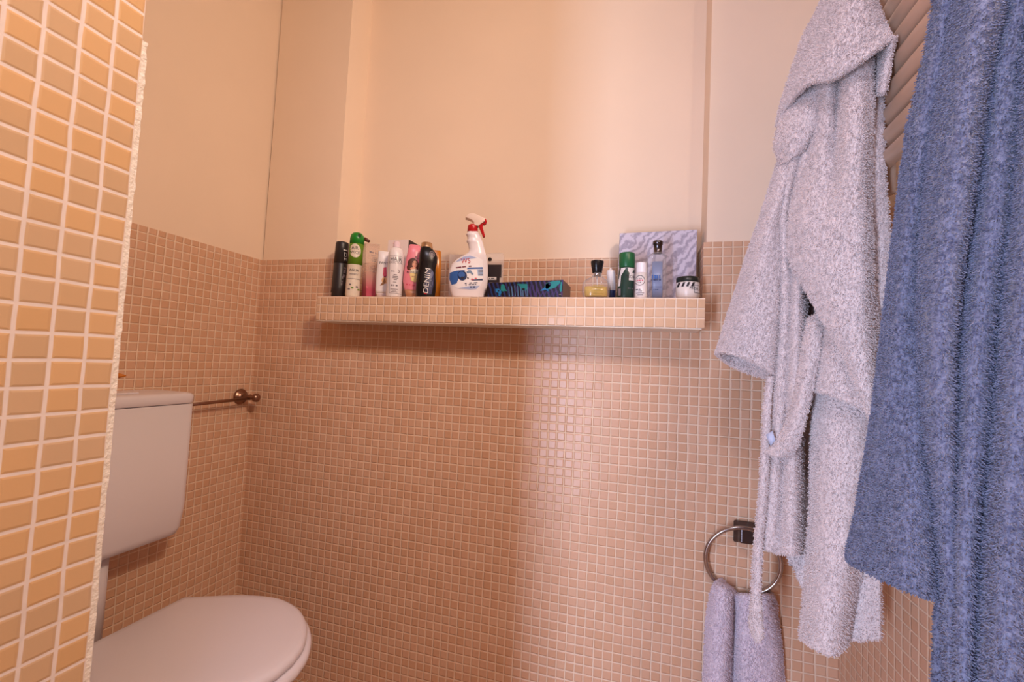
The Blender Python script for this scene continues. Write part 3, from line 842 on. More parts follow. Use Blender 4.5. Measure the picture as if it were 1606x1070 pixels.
# 1 black can
b = Bottle(49.2, [(380, 530, 544, 1), (381, 527.5, 547, 1), (383, 526.8, 547.6, 1), (413.5, 523.5, 545.6, 1), (414, 523.9, 545.2, 1), (415, 523.4, 545.5, 1), (452, 519.6, 543.2, 1), (459, 518.6, 542.8, 1), (460, 519.6, 541.8, 1), (467, 519.2, 541.6, 1)]).ground()
t = thing('deodorant_can', base_of(b), 'matte black spray can with pale sideways print beside the green capped can', 'spray can')
b.mesh('can_body', MATBLK, t, 36, 2, 4); b.mesh('cap', MATBLK, t, 36, 2, 0, 4)
p = Print(b.surf)
p.rect(538.6, 393, 545, 394.6, INKW); p.text('D', 541.8, 401, 9.5, INKW, 0, .8); p.text('M', 541.4, 408, 6.6, INKW, 0, .9)
p.dash(540.6, 426, 20, 3.6, INKG, -82, 3); p.dash(536.4, 441, 16, 2.2, INKG, -82, 3)
p.build('lettering', t, 'pale print on the black can')

# 2 green and white air freshener
b = Bottle(48.6, [(364.8, 559, 563, 1), (366, 554.5, 567, 1), (369, 551, 570.4, 1), (374, 549.2, 571.6, 1), (384, 548.3, 571.2, 1), (396, 547.5, 569.2, 1), (416.5, 545.2, 568.2, 1), (418, 544.8, 567.6, 1), (419, 545.0, 567.2, 1), (440, 542.8, 565.6, 1), (462, 541.1, 564.4, 1), (464.5, 541.6, 563.8, 1), (468, 541.8, 563.4, 1)]).ground()
t = thing('air_freshener_can', base_of(b), 'air freshener can with domed green cap and cream printed label', 'spray can')
b.mesh('can_body', CREAM, t, 36, 2, 6); b.mesh('cap', GREENC, t, 36, 2, 0, 5)
b.mesh('collar', GREENL, t, 36, 2, 4, 7, .0002)
p = Print(b.surf)
p.oval(557, 395.5, 8.8, 10.6, CREAM).up(); p.text('AIR', 556.6, 391.5, 7.4, INKD, 0, .95); p.text('WICK', 557, 398.5, 6.8, INKD, 0, .85)
p.up(); p.oval(563.7, 371.4, 2.6, 3.4, plain('dark green', (10, 62, 18), .4))
p.text('AGUA', 555, 426, 5.4, INKD, 0, 1.0); p.text('mineral', 554.6, 431.6, 4.6, INKG, 0, 1.0); p.rect(544.6, 438.6, 565, 439.2, INKG, 8, 1)
for (x, y, r) in ((549, 448, 30), (552.5, 453, -20), (547, 455, 60), (559.5, 451, 40), (562, 455, -30)): p.rect(x-1.7, y-1.1, x+1.7, y+1.1, INKG if r > 0 else GREENL, 3, 1)
p.build('label_print', t, 'round brand mark and small print')
tube('nozzle', [PX(568, 374.5, 49.3), PX(573, 375.3, 49.3), PX(578.6, 378.6, 49.2)], [.0062, .006, .0048], plain('brown red plastic', (92, 42, 30), .35), t, 14)

# 3 clear gift box, pink towards the base
def grad_mat():
    m, N, L, bs = newmat('clear pink plastic')
    tc = N.new('ShaderNodeTexCoord'); sp = N.new('ShaderNodeSeparateXYZ'); L.new(tc.outputs['Object'], sp.inputs[0])
    mr = N.new('ShaderNodeMapRange'); mr.interpolation_type = 'SMOOTHSTEP'; mr.inputs[1].default_value = .045; mr.inputs[2].default_value = .105; mr.inputs[3].default_value = .86; mr.inputs[4].default_value = .34
    L.new(sp.outputs[2], mr.inputs[0]); L.new(mr.outputs[0], bs.inputs['Alpha'])
    mx = N.new('ShaderNodeMix'); mx.data_type = 'RGBA'
    mx.inputs['A'].default_value = srgb(196, 84, 106); mx.inputs['B'].default_value = srgb(226, 190, 172)
    m2 = N.new('ShaderNodeMapRange'); m2.inputs[1].default_value = .03; m2.inputs[2].default_value = .11; L.new(sp.outputs[2], m2.inputs[0])
    L.new(m2.outputs[0], mx.inputs['Factor']); L.new(mx.outputs['Result'], bs.inputs['Base Color'])
    bs.inputs['Roughness'].default_value = .12
    return m
gb0 = PX(580, 468, 49.9); gb0[2] = STOP+.0006
t = thing('gift_box', gb0, 'clear plastic box fading to deep pink at its base, beside the green capped can', 'box')
ztop = PX(575, 382.5, 49.4)[2]
A_ = PX(567.5, 466, 49.9); B_ = PX(574.5, 466, 48.9); C_ = PX(588.5, 466, 49.7); D_ = C_+(A_-B_)
A2, B2, C2 = PX(567.5, 381, 49.9), PX(572.5, 381, 48.9), PX(596.5, 391, 49.9)
def qring(z, g=0):
    cc = (A_+C_)/2
    out = []
    k = (z-STOP)/(ztop-STOP)
    for q, q2 in ((A_, A2), (B_, B2), (C_, C2)):
        v = q+(q2-q)*k*.85
        out.append(np.array([v[0], v[1], z]))
    out.append(out[2]+out[0]-out[1])
    return out
gbx = rings_mesh('clear_sleeve', [qring(STOP+.0006), qring(STOP+.02), qring((STOP+ztop)/2), qring(ztop)], grad_mat(), t, smooth=False)
bevel(gbx, .0012, 2)
def gsurf(px, py, eps=.0007):
    z = PX(px, py, 49.6)[2]
    r = qring(z)
    k0, k1 = proj(r[1])[0], proj(r[2])[0]
    u = (px-k0)/(k1-k0)
    n = np.cross(r[2]-r[1], [0, 0, 1]); n /= np.linalg.norm(n)
    return r[1]+(r[2]-r[1])*u+n*eps
p = Print(gsurf)
p.dash(586, 397, 13, 2.2, INKG, 6, 3); p.lines(586.5, 401, 410, 4, 9, INKG, .8); p.lines(584.5, 418, 426, 4, 8, INKG, .7); p.dash(579, 452, 10, 1.6, ROSE, 8, 3)
p.build('print', t)

# 4 white shampoo bottle with pink picture
b = Bottle(49.0, [(395.2, 594, 611, .6), (396.5, 593.2, 613, .6), (410, 592.2, 614, .6), (435, 589.6, 613, .6), (456, 588.8, 611.6, .6), (461, 589, 611, .6), (463, 590.4, 610, .6), (468, 590.6, 610, .6)]).ground()
t = thing('shampoo_bottle', base_of(b), 'flat white shampoo bottle with pink picture, half behind the tall white spray can', 'bottle')
b.mesh('bottle_body', WP(), t, 36, 2.6, 0, 6); b.mesh('cap', plain('clear grey cap', (214, 196, 196), .25), t, 36, 2.6, 5)
p = Print(b.surf)
p.text('PANTENE', 606.5, 414.2, 5.6, INKD, 0, .95)
p.fan((603.5, 428), [(601.4, 421), (606, 420), (606.5, 434), (600.4, 434)], ROSE).oval(603, 441, 4.6, 5.2, plain('peach ink', (224, 176, 130), .4)); p.up()
p.fan((600, 444), [(603, 436), (605, 443), (601, 448), (595.5, 449.5), (600.5, 443)], plain('leaf brown', (150, 104, 66), .5))
p.rect(601.5, 434, 605.6, 436, plain('deep rose', (150, 40, 70), .4), 3, 1)
p.build('label_print', t)

# 5 white hair spray can
b = Bottle(48.2, [(378.6, 620.5, 625, 1), (380, 617.6, 627.4, 1), (388, 616.6, 628.4, 1), (389.4, 616, 629, 1), (390.5, 614.4, 630.2, 1), (394, 611.2, 632.8, 1), (399, 609.4, 634.2, 1), (420, 607.8, 633.2, 1), (445, 606.2, 631.6, 1), (463, 604.8, 630.2, 1), (465, 605.4, 629.6, 1), (468, 605.4, 629.6, 1)]).ground()
t = thing('hair_spray_can', base_of(b), 'slim white hair spray can with grey framed label and white nozzle cap', 'spray can')
b.mesh('can_body', WP(), t, 36, 2, 3); b.mesh('cap', plain('pinkish white cap', (228, 204, 212), .35), t, 36, 2, 0, 4)
p = Print(b.surf)
p.frame(610.4, 404, 630.6, 462, .5, INKG); p.text('HAIR', 621.2, 409.4, 8.8, INKD, 0, .92); p.text('DOCTOR', 621, 414.4, 5.0, INKG, 0, .96)
p.dash(616.6, 428, 6, 1.6, INKG, 0, 2).oval(624.4, 427.4, 2.2, 2.7, INKG); p.up(); p.oval(623.6, 427.4, 1.9, 2.4, WP()); p.lines(620, 432.6, 440, 4, 10, INKG, 1.0); p.lines(619, 444, 444.4, 1, 7, INKG, .9)
p.dash(618.6, 449.6, 11, 2.2, INKG, 0, 3); p.lines(618, 455, 459, 3, 12, INKG, .8)
p.oval(619.8, 375.4+0, .1, .1, INKG)
p.build('label_print', t)

# 6 white carton behind the hair spray
cb = PX(626, 467, 52.0); cb[2] = STOP
t = thing('carton', cb, 'tall white carton with dark side behind the white hair spray can', 'box')
x0 = PX(608.8, 376, 50.6); x1 = PX(641, 376, 50.6); dpt = 3.2*T
zt = (x0[2]+x1[2])/2
cv = [(x0[0], x0[1], STOP+.0006), (x1[0], x0[1], STOP+.0006), (x1[0], x0[1]+dpt, STOP+.0006), (x0[0], x0[1]+dpt, STOP+.0006), (x0[0], x0[1], zt), (x1[0], x0[1], zt), (x1[0], x0[1]+dpt, zt), (x0[0], x0[1]+dpt, zt)]
cm = link_mesh('carton_body', cv, BOXF, [plain('white card', (236, 220, 218), .5), plain('dark card', (46, 34, 36), .5)], t, [0, 0, 0, 1, 0, 0], False)
bevel(cm, .0008, 2)
p = Print(flat(50.6)); p.oval(617.8, 382, .9, 1.1, ROSE); p.build('print', t)

# 7 pink shampoo bottle with portrait
b = Bottle(48.9, [(384.6, 643, 657, .6), (386, 641.4, 659.6, .6), (398, 638.8, 661, .6), (412, 636, 661.6, .6), (430, 632.8, 661.6, .6), (444, 632, 660.6, .6), (455, 634, 660, .6), (456, 634.2, 660, .6), (462, 635.6, 658.6, .6), (468, 637, 657.4, .6)]).ground()
t = thing('shampoo_bottle', base_of(b), 'pink shampoo bottle with printed portrait and tan base, beside the black bottle', 'bottle')
b.mesh('bottle_body', PINK, t, 36, 2.5, 0, 8); b.mesh('cap', plain('tan cap', (186, 132, 98), .35), t, 36, 2.5, 7)
p = Print(b.surf)
p.oval(647.6, 415.5, 8.4, 8.6, HAIRI, 15).oval(643, 420, 4.4, 6.4, HAIRI, 30).oval(655, 419, 4, 7, HAIRI, -20).up(); p.oval(650.5, 416, 3.9, 5.6, SKIN, 12).oval(648.5, 423.6, 5, 2.8, SKIN).up()
p.oval(648.6, 413.6, .7, .6, HAIRI).oval(652.4, 414.4, .7, .6, HAIRI).oval(650, 419, 1.3, .6, REDP)
p.oval(650.6, 427.8, 8, 4.4, CREAM); p.up(); p.text('schauma', 649.4, 428.6, 7.4, INKD, 0, .92)
p.fan((650, 436), [(642, 430), (657, 430), (656.5, 440), (651, 444), (645, 442)], plain('pale yellow ink', (232, 206, 142), .4)); p.up(); p.dash(649, 435.4, 7, 1.8, GOLD, 0, 2); p.dash(644, 448.4, 14, 1.8, ROSE, 4, 3)
p.oval(652.2, 404.4, .9, 1.2, INKD).rect(646, 406.4, 658, 406.9, INKG, 4, 1)
p.build('label_print', t)

# 8 gold capped can behind the black bottle
b = Bottle(51.2, [(381.2, 662, 677, 1), (382, 661, 678, 1), (389.4, 659.8, 679, 1), (392, 659, 679.4, 1), (430, 658, 678, 1), (468, 656.4, 677, 1)]).ground()
t = thing('cosmetic_can', base_of(b), 'can with pale gold cap showing above the black shower gel bottle', 'spray can')
b.mesh('can_body', plain('tan lacquer', (176, 128, 96), .35), t, 32, 2, 3); b.mesh('cap', GOLD, t, 32, 2, 0, 4)

# 9 black waisted bottle
b = Bottle(48.2, [(386.6, 664.5, 672, .55), (387.6, 661.6, 675, .55), (391, 659.6, 679.6, .55), (397, 658.4, 684, .55), (404, 657.6, 686.2, .55), (412, 657.4, 685.4, .55), (421, 656.4, 683.2, .55), (430, 654.6, 683, .55), (442, 652.8, 683.8, .55), (455, 652.2, 683.4, .55), (463, 652.6, 682.4, .55), (468, 653, 682, .55)]).ground()
t = thing('shower_gel_bottle', base_of(b), 'glossy black waisted bottle with upward white lettering beside the pink shampoo', 'bottle')
b.mesh('bottle_body', BLACKP, t, 40, 2.3)
p = Print(b.surf)
p.ringo(677.4, 400, 4.4, 5.4, 1.3, INKG).oval(677.4, 400, 2.4, 3.0, INKG)
p.fan((671.5, 442), [(672, 421), (678.5, 424), (680.6, 434), (679.6, 448), (676.4, 462), (668, 463), (666, 450), (668, 435)], plain('smoky blue ink', (52, 54, 88), .4)); p.up()
p.oval(676.6, 432, 2.4, 6, plain('mist ink', (104, 108, 140), .4), 20).ringo(676, 445, 2.6, 5, .7, plain('mist ink', (104, 108, 140), .4)); p.up()
p.text('DENIM', 669.6, 441.6, 11.4, INKW, -84, 1.16); p.dash(671, 462.6, 12, 1.5, REDP, 8, 1)
p.build('label_print', t)

# 10 amber bottle
b = Bottle(50.6, [(393.6, 676, 690.8, .6), (395, 675, 692, .6), (420, 674, 691.8, .6), (468, 672, 690.2, .6)]).ground()
t = thing('amber_bottle', base_of(b), 'amber orange bottle peeking out behind the glossy black bottle', 'bottle')
b.mesh('bottle_body', plain('amber plastic', (216, 132, 34), .22, trans=.25), t, 30, 3)

# 11 white trigger spray bottle
def q3(pts): return [(330+y/7.13, 640+xl/7.13, 640+xr/7.13, d) for y, xl, xr, d in pts]
b = Bottle(49.0, q3([(240, 668, 780, .9), (262, 660, 796, .85), (275, 648, 804, .8), (290, 654, 812, .8), (300, 662, 816, .75), (330, 668, 828, .75), (345, 656, 832, .72), (360, 655, 838, .72), (375, 668, 842, .7), (400, 673, 847, .66), (440, 682, 858, .62), (465, 680, 866, .6), (490, 664, 873, .58), (520, 612, 882, .5), (560, 545, 889, .46), (620, 487, 894, .43), (700, 456, 896, .42), (760, 450, 893, .42), (820, 452, 888, .42), (870, 460, 878, .42), (910, 468, 866, .42), (960, 486, 850, .42), (985, 494, 842, .42)])).ground()
t = thing('spray_bottle', base_of(b), 'large white trigger spray bottle with red cap and blue printed label', 'spray bottle')
b.mesh('bottle_body', plain('glossy white plastic', (236, 230, 236), .24), t, 44, 2.3)
p = Print(b.surf)
Z3 = lambda pts: [(640+x/7.13, 330+y/7.13) for x, y in pts]
Q = lambda x, y: (640+x/7.13, 330+y/7.13)
lab = Z3([(530, 605), (600, 548), (680, 524), (770, 535), (832, 560), (838, 700), (832, 790), (812, 845), (770, 885), (690, 897), (560, 893), (490, 855), (464, 790), (470, 715), (495, 650)])
p.fan(Q(660, 715), lab, plain('label white', (240, 238, 244), .35), 5); p.up()
p.fan(Q(645, 575), Z3([(530, 605), (565, 572), (620, 540), (690, 525), (770, 547), (690, 556), (620, 572)]), plain('label pale blue', (166, 180, 220), .35)); p.fan(Q(690, 880), Z3([(555, 893), (690, 860), (800, 848), (760, 888), (690, 898)]), plain('label pale blue', (166, 180, 220), .35))
p.fan(Q(520, 780), Z3([(468, 722), (545, 700), (640, 690), (570, 745), (560, 800), (545, 840), (490, 856), (464, 790)]), BLUEI)
p.quad([Q(660, 662), Q(832, 640), Q(834, 660), Q(660, 680)], BLUEI); p.quad([Q(770, 672), Q(836, 662), Q(838, 735), Q(780, 742)], BLUEP); p.quad([Q(700, 792), Q(832, 768), Q(832, 786), Q(720, 800)], BLUED); p.up()
for i in range(4): p.quad([Q(784, 684+i*14), Q(836, 676+i*14), Q(836, 682+i*14), Q(784, 690+i*14)], INKG, 4, 1)
p.oval(*Q(606, 752), 7.2, 7.6, BLUED).up(); p.oval(*Q(600, 742), 5, 4.6, BLUEI); p.oval(*Q(608, 774), 2.4, 1.8, INKD)
p.fan(Q(692, 712), Z3([(650, 712), (670, 692), (700, 688), (730, 728), (715, 738), (690, 715), (668, 728)]), plain('steel blue ink', (116, 140, 172), .4))
p.oval(*Q(668, 775), 1.5, 1.2, INKD, 30); p.oval(*Q(718, 785), 2.4, 1.0, ROSE); p.oval(*Q(755, 772), 1.8, 1.0, ROSE)
p.text('W5', *Q(645, 590), 11.4, REDP, -4, .86); p.dash(*Q(642, 652), 30, 1.9, plain('dark red ink', (110, 40, 60), .4), -9, 3); p.dash(*Q(708, 826), 21, 1.3, BLUED, -8, 3); p.dash(*Q(712, 842), 20, 1.3, BLUED, -8, 4); p.dash(*Q(722, 868), 8.6, 2.0, BLUED, -4, 2)
p.build('label_print', t)
cp = Bottle(49.0, q3([(162, 690, 772, 1), (170, 674, 780, 1), (180, 668, 782, 1), (246, 662, 780, 1), (250, 668, 776, 1)]))
cp.mesh('cap', REDP, t, 32)
def extr(name, pts, Y, half, mat, parent, bev=.003):
    n = len(pts)
    c0 = PX(*pts[0], Y); s, f = frame_at(c0)
    V = [PX(x, y, Y)+f*half for x, y in pts]+[PX(x, y, Y)-f*half for x, y in pts]
    Fc = [tuple(range(n)), tuple(range(2*n-1, n-1, -1))]+[(i, (i+1) % n, n+(i+1) % n, n+i) for i in range(n)]
    o = recalc(link_mesh(name, V, Fc, mat, parent, None, True))
    return bevel(o, bev, 3, 25)
extr('spray_head', Z3([(640, 92), (655, 66), (685, 48), (725, 43), (770, 60), (856, 100), (856, 130), (830, 150), (806, 165), (790, 184), (672, 170), (735, 158), (738, 146), (715, 122), (690, 108), (660, 98)]), 49.0, .0115, plain('warm white plastic', (240, 220, 206), .35), t)
extr('trigger', Z3([(850, 104), (868, 100), (884, 130), (872, 158), (848, 166), (838, 158), (836, 200), (848, 240), (862, 298), (838, 304), (826, 270), (800, 210), (790, 178), (806, 148), (838, 142), (860, 140)]), 49.0, .007, REDP, t, .002)

# 12 clear pouch with black content
CLEAR = plain('clear film', (240, 232, 228), .08, alpha=.32)
t = thing('comb_pouch', PX(775, 467, 52.2)*np.array([1, 1, 0])+np.array([0, 0, STOP]), 'clear hanging pouch with black content, standing behind the large spray bottle', 'pouch')
def slab(name, pts, Y, half, mat, parent, zmin=True):
    n = len(pts)
    P0 = [PX(x, y, Y) for x, y in pts]
    if zmin:
        for q in P0: q[2] = max(q[2], STOP+.0006)
    V = [q+np.array([0, -half, 0]) for q in P0]+[q+np.array([0, half, 0]) for q in P0]
    Fc = [tuple(range(n)), tuple(range(2*n-1, n-1, -1))]+[(i, (i+1) % n, n+(i+1) % n, n+i) for i in range(n)]
    return recalc(link_mesh(name, V, Fc, mat, parent, None, False))
slab('film', [(706, 399), (722, 400), (762, 398.4), (789, 397.2), (790.4, 404), (789, 430), (788, 472), (704, 472), (705, 420)], 52.0, .004, CLEAR, t)
slab('insert', [(764, 415.6), (787, 415.6), (786.4, 435), (784, 436), (783, 472), (742, 472), (750, 415.6)], 52.0, .0046, plain('dark card insert', (46, 38, 42), .4), t)
slab('header', [(748, 411.6), (788, 411.6), (788, 414.2), (748, 414.2)], 51.9, .0005, plain('beige band', (190, 160, 140), .5), t, False)
p = Print(flat(51.80)); p.oval(768.4, 407, 3.1, 3.1, plain('black hole print', (34, 20, 18), .7)); p.rect(766, 434.6, 778.6, 439, INKW); p.up(); p.dash(772, 436.8, 9, 1.7, INKD, 0, 3); p.lines(770, 443, 462, 6, 8, INKG, .8); p.build('print', t)

# 13 dark box with teal and blue figures
t = thing('patterned_box', PX(830, 467, 50)*np.array([1, 1, 0])+np.array([0, 0, STOP]), 'low dark box printed with teal and blue shapes and stripes', 'box')
yb0 = 48.4
xa, xb_ = PX(766, 440, yb0)[0], PX(883.4, 440, yb0)[0]
za, zb = PX(783, 443.6, yb0)[2], PX(883, 438.8, yb0)[2]
dd = 4.6*T
def stripemat():
    m, N, L, bs = newmat('dark striped print')
    tc = N.new('ShaderNodeTexCoord'); mp = N.new('ShaderNodeMapping'); mp.inputs['Rotation'].default_value = (0, .35, 0)
    L.new(tc.outputs['Object'], mp.inputs['Vector'])
    wv = N.new('ShaderNodeTexWave'); wv.inputs['Scale'].default_value = 26; wv.inputs['Distortion'].default_value = 1.5; wv.inputs['Detail'].default_value = 2; wv.bands_direction = 'X'
    L.new(mp.outputs[0], wv.inputs['Vector'])
    nz = N.new('ShaderNodeTexNoise'); nz.inputs['Scale'].default_value = 13; L.new(tc.outputs['Object'], nz.inputs['Vector'])
    rp = N.new('ShaderNodeValToRGB'); e = rp.color_ramp.elements
    e[0].position = .35; e[0].color = srgb(24, 54, 110); e[1].position = .7; e[1].color = srgb(72, 48, 104)
    L.new(nz.outputs['Fac'], rp.inputs[0])
    r2 = N.new('ShaderNodeValToRGB'); r2.color_ramp.elements[0].position = .5; r2.color_ramp.elements[1].position = .75; L.new(wv.outputs['Fac'], r2.inputs[0])
    mx = N.new('ShaderNodeMix'); mx.data_type = 'RGBA'; mx.inputs['A'].default_value = srgb(20, 16, 34); L.new(r2.outputs[0], mx.inputs['Factor']); L.new(rp.outputs[0], mx.inputs['B'])
    L.new(mx.outputs['Result'], bs.inputs['Base Color']); bs.inputs['Roughness'].default_value = .35
    return m
Yw = yb0*T
cv = [(xa, Yw, STOP+.0006), (xb_, Yw, STOP+.0006), (xb_+.004, Yw+dd, STOP+.0006), (xa, Yw+dd, STOP+.0006), (xa, Yw, za), (xb_, Yw, zb), (xb_+.004, Yw+dd, zb), (xa, Yw+dd, za)]
pb = link_mesh('box_body', cv, BOXF, [stripemat(), plain('grey brown card', (112, 96, 96), .5)], t, [1, 1, 0, 1, 1, 1], False)
bevel(pb, .0008, 2)
TEAL = plain('teal ink', (36, 138, 144), .4); CYAN = plain('bright blue ink', (34, 124, 190), .4); PURP = plain('violet ink', (64, 58, 128), .4); STR = plain('light blue ink', (92, 140, 190), .4)
Z4 = lambda pts: [(740+x/7.644, 340+y/7.644) for x, y in pts]
p = Print(flat(yb0))
for i, x in enumerate((440, 475, 510, 545, 580, 605, 640, 660, 700, 735, 770)): p.quad([*Z4([(x, 812+abs(i-6)*4), (x+7, 812+abs(i-6)*4), (x+16, 955), (x+6, 955)])], STR if i < 8 else PURP, 1, 4)
for i, x in enumerate((850, 890, 930, 965, 1000, 1035)): p.quad([*Z4([(x, 890), (x+6, 890), (x-14, 955), (x-22, 955)])], PURP, 1, 3)
p.up()
p.fan(Z4([(320, 895)])[0], Z4([(282, 868), (320, 862), (352, 885), (356, 915), (335, 955), (318, 945), (322, 915), (290, 905)]), CYAN)
p.fan(Z4([(378, 850)])[0], Z4([(350, 822), (375, 806), (396, 830), (400, 860), (425, 893), (395, 890), (372, 898), (345, 880)]), TEAL)
p.fan(Z4([(610, 850)])[0], Z4([(535, 806), (600, 806), (665, 806), (668, 850), (652, 885), (600, 885), (585, 840)]), TEAL)
p.fan(Z4([(920, 830)])[0], Z4([(890, 800), (960, 775), (1062, 764), (1060, 795), (1000, 850), (930, 872), (870, 850)]), TEAL)
p.fan(Z4([(915, 840)])[0], Z4([(886, 806), (930, 790), (952, 815), (930, 850), (895, 870), (880, 845)]), CYAN)
p.fan(Z4([(860, 875)])[0], Z4([(818, 890), (870, 850), (915, 858), (920, 900), (890, 878), (850, 884)]), CYAN)
p.fan(Z4([(1065, 850)])[0], Z4([(1052, 880), (1068, 780), (1082, 785), (1078, 890), (1060, 905)]), TEAL); p.up()
p.oval(*Z4([(935, 808)])[0], 2.0, 1.7, BLUED); p.oval(*Z4([(620, 870)])[0], 2.4, 1.8, plain('night ink', (20, 20, 40), .4)); p.oval(*Z4([(322, 890)])[0], 1.3, 1.1, plain('night ink', (20, 20, 40), .4)); p.rect(*Z4([(1045, 926)])[0], *Z4([(1072, 938)])[0], INKG, 2, 1)
p.build('print', t)

# 14 round perfume bottle with yellow liquid
Z5 = lambda pts: [(340+y/5.945, 900+xl/5.945, 900+xr/5.945, d) for y, xl, xr, d in pts]
b = Bottle(48.9, Z5([(528, 180, 262, 1), (545, 176, 262, 1), (560, 168, 268, 1), (580, 130, 296, .8), (600, 98, 322, .62), (625, 82, 330, .55), (660, 77, 334, .52), (700, 77, 334, .52), (735, 80, 332, .52), (752, 84, 328, .52), (760, 86, 326, .52)])).ground()
def glassmat():
    m, N, L, bs = newmat('bottle glass')
    bs.inputs['Base Color'].default_value = srgb(196, 190, 192); bs.inputs['Roughness'].default_value = .04; bs.inputs['Specular IOR Level'].default_value = .9
    lw = N.new('ShaderNodeLayerWeight'); lw.inputs['Blend'].default_value = .5
    nz = N.new('ShaderNodeTexNoise'); nz.inputs['Scale'].default_value = 8
    mr = N.new('ShaderNodeMapRange'); mr.inputs[1].default_value = .25; mr.inputs[2].default_value = 1.0; mr.inputs[3].default_value = .12; mr.inputs[4].default_value = .85
    L.new(lw.outputs['Facing'], mr.inputs[0]); L.new(mr.outputs[0], bs.inputs['Alpha'])
    return m
t = thing('perfume_bottle', base_of(b), 'round clear perfume bottle with yellow liquid and flared black stopper', 'perfume')
GLASS = glassmat()
b.mesh('flask', GLASS, t, 40, 2.4)
lq = Bottle(48.9, Z5([(655, 96, 316, .5), (700, 94, 318, .46), (735, 96, 316, .46), (750, 102, 310, .46)]))
lq.mesh('liquid', plain('yellow perfume', (206, 170, 78), .15), t, 36, 2.4, 0, None, -.0012)
tube('dip_tube', [PX(936, 430, 48.9), PX(937, 462, 48.9)], .0012, INKW, t, 8)
p = Print(lambda x, y, e=.0007: b.surf(x, y, e)); p.lines(938, 449, 462, 4, 18, plain('gold ink', (176, 148, 60), .4), .9); p.build('lettering', t)
st = Bottle(48.9, Z5([(414, 164, 274, 1), (417, 158, 279, 1), (422, 157, 280, 1), (470, 162, 272, 1), (524, 172, 262, 1), (528, 176, 258, 1)]))
st.mesh('stopper', BLACKP, t, 32)
nk = Bottle(48.9, Z5([(526, 184, 250, 1), (556, 180, 254, 1)])); nk.mesh('collar', STEEL, t, 28)

# 15 slim white tube with dark base
b = Bottle(50.4, Z5([(478, 338, 352, 1), (490, 333, 356, 1), (500, 322, 368, 1), (505, 308, 384, 1), (525, 304, 388, 1), (690, 318, 392, 1), (692, 318, 390, 1), (765, 326, 392, 1)])).ground()
t = thing('lotion_tube', base_of(b), 'slim white tube with dark base between perfume bottle and green can', 'tube')
b.mesh('tube_body', WP(), t, 30, 2, 0, 6); b.mesh('base_cap', BLUED, t, 30, 2, 5)

# 16 green shaving foam can
b = Bottle(49.0, Z5([(340, 440, 556, 1), (344, 426, 567, 1), (352, 421, 571, 1), (420, 420, 571, 1), (476, 421, 569, 1), (482, 424, 567, 1), (486, 422, 568, 1), (560, 414, 568, 1), (745, 398, 562, 1), (765, 398, 562, 1)])).ground()
t = thing('shaving_foam_can', base_of(b), 'green spray can with smooth green cap and white striped dark body', 'spray can')
DKG = plain('dark green lacquer', (34, 60, 52), .3)
b.mesh('cap', plain('bottle green cap', (28, 96, 56), .38), t, 36, 2, 0, 6); b.mesh('can_body', DKG, t, 36, 2, 5)
p = Print(b.surf)
P5 = lambda pts: [(900+x/5.945, 340+y/5.945) for x, y in pts]
p.quad(P5([(440, 490), (486, 490), (452, 545), (420, 590)]), INKW, 4, 4); p.quad(P5([(505, 490), (566, 490), (530, 560), (505, 520)]), INKW, 4, 4); p.quad(P5([(418, 590), (440, 560), (432, 655), (412, 660)]), INKW, 4, 4); p.up()
p.quad(P5([(516, 545), (567, 528), (567, 606), (512, 606)]), INKW, 4, 4); p.up(); p.text('PRORASO', *P5([(560, 575)])[0], 6.6, INKD, 3, .9)
p.dash(*P5([(530, 680)])[0], 9, 1.4, INKG, 0, 3); p.rect(*P5([(412, 680)])[0], *P5([(436, 745)])[0], INKG, 3, 3)
p.build('label_print', t)

# 17 white can with oval mark
b = Bottle(48.2, Z5([(430, 592, 668, 1), (433, 584, 678, 1), (440, 581, 681, 1), (524, 580, 683, 1), (527, 578, 684, 1), (760, 566, 684, 1), (768, 566, 684, 1)])).ground()
t = thing('shave_cream_can', base_of(b), 'small white can with black oval mark between green can and glass bottle', 'spray can')
b.mesh('can_body', WP(), t, 34, 2, 4); b.mesh('cap', plain('white cap', (236, 232, 240), .3), t, 34, 2, 0, 5)
p = Print(b.surf); p.ringo(*P5([(616, 603)])[0], 7.9, 7.9, .7, INKD); p.dash(*P5([(614, 586)])[0], 7, 1.1, INKD, 0, 3); p.dash(*P5([(614, 603)])[0], 12, 2.2, ROSE, 0, 5); p.dash(*P5([(614, 622)])[0], 6, 1.1, INKD, 0, 2)
p.dash(*P5([(602, 688)])[0], 8, 1.4, INKD, 0, 3); p.lines(*P5([(618, 700)])[0], *[340+735/5.945], 3, 13, INKG, .9); p.build('label_print', t)

# 18 tall glass cologne bottle
b = Bottle(49.4, Z5([(340, 738, 826, 1), (348, 724, 838, .95), (358, 706, 848, .8), (375, 690, 856, .62), (400, 682, 861, .5), (560, 682, 862, .46), (700, 684, 860, .46), (752, 688, 856, .46), (765, 690, 854, .46)])).ground()
t = thing('cologne_bottle', base_of(b), 'tall clear cologne bottle with blue printed panel and gunmetal cap', 'perfume')
b.mesh('flask', GLASS, t, 40, 2.8)
lq = Bottle(49.4, Z5([(420, 722, 836, .4), (600, 722, 836, .4), (755, 722, 834, .4)]))
lq.mesh('inner_panel', plain('blue grey panel', (132, 146, 184), .3), t, 36, 3, 0, None, -.002)
cp = Bottle(49.4, Z5([(230, 740, 828, 1), (234, 736, 832, 1), (262, 736, 831, 1), (266, 744, 824, 1), (338, 744, 822, 1), (342, 740, 826, 1)])); cp.mesh('cap', DKMET, t, 32)
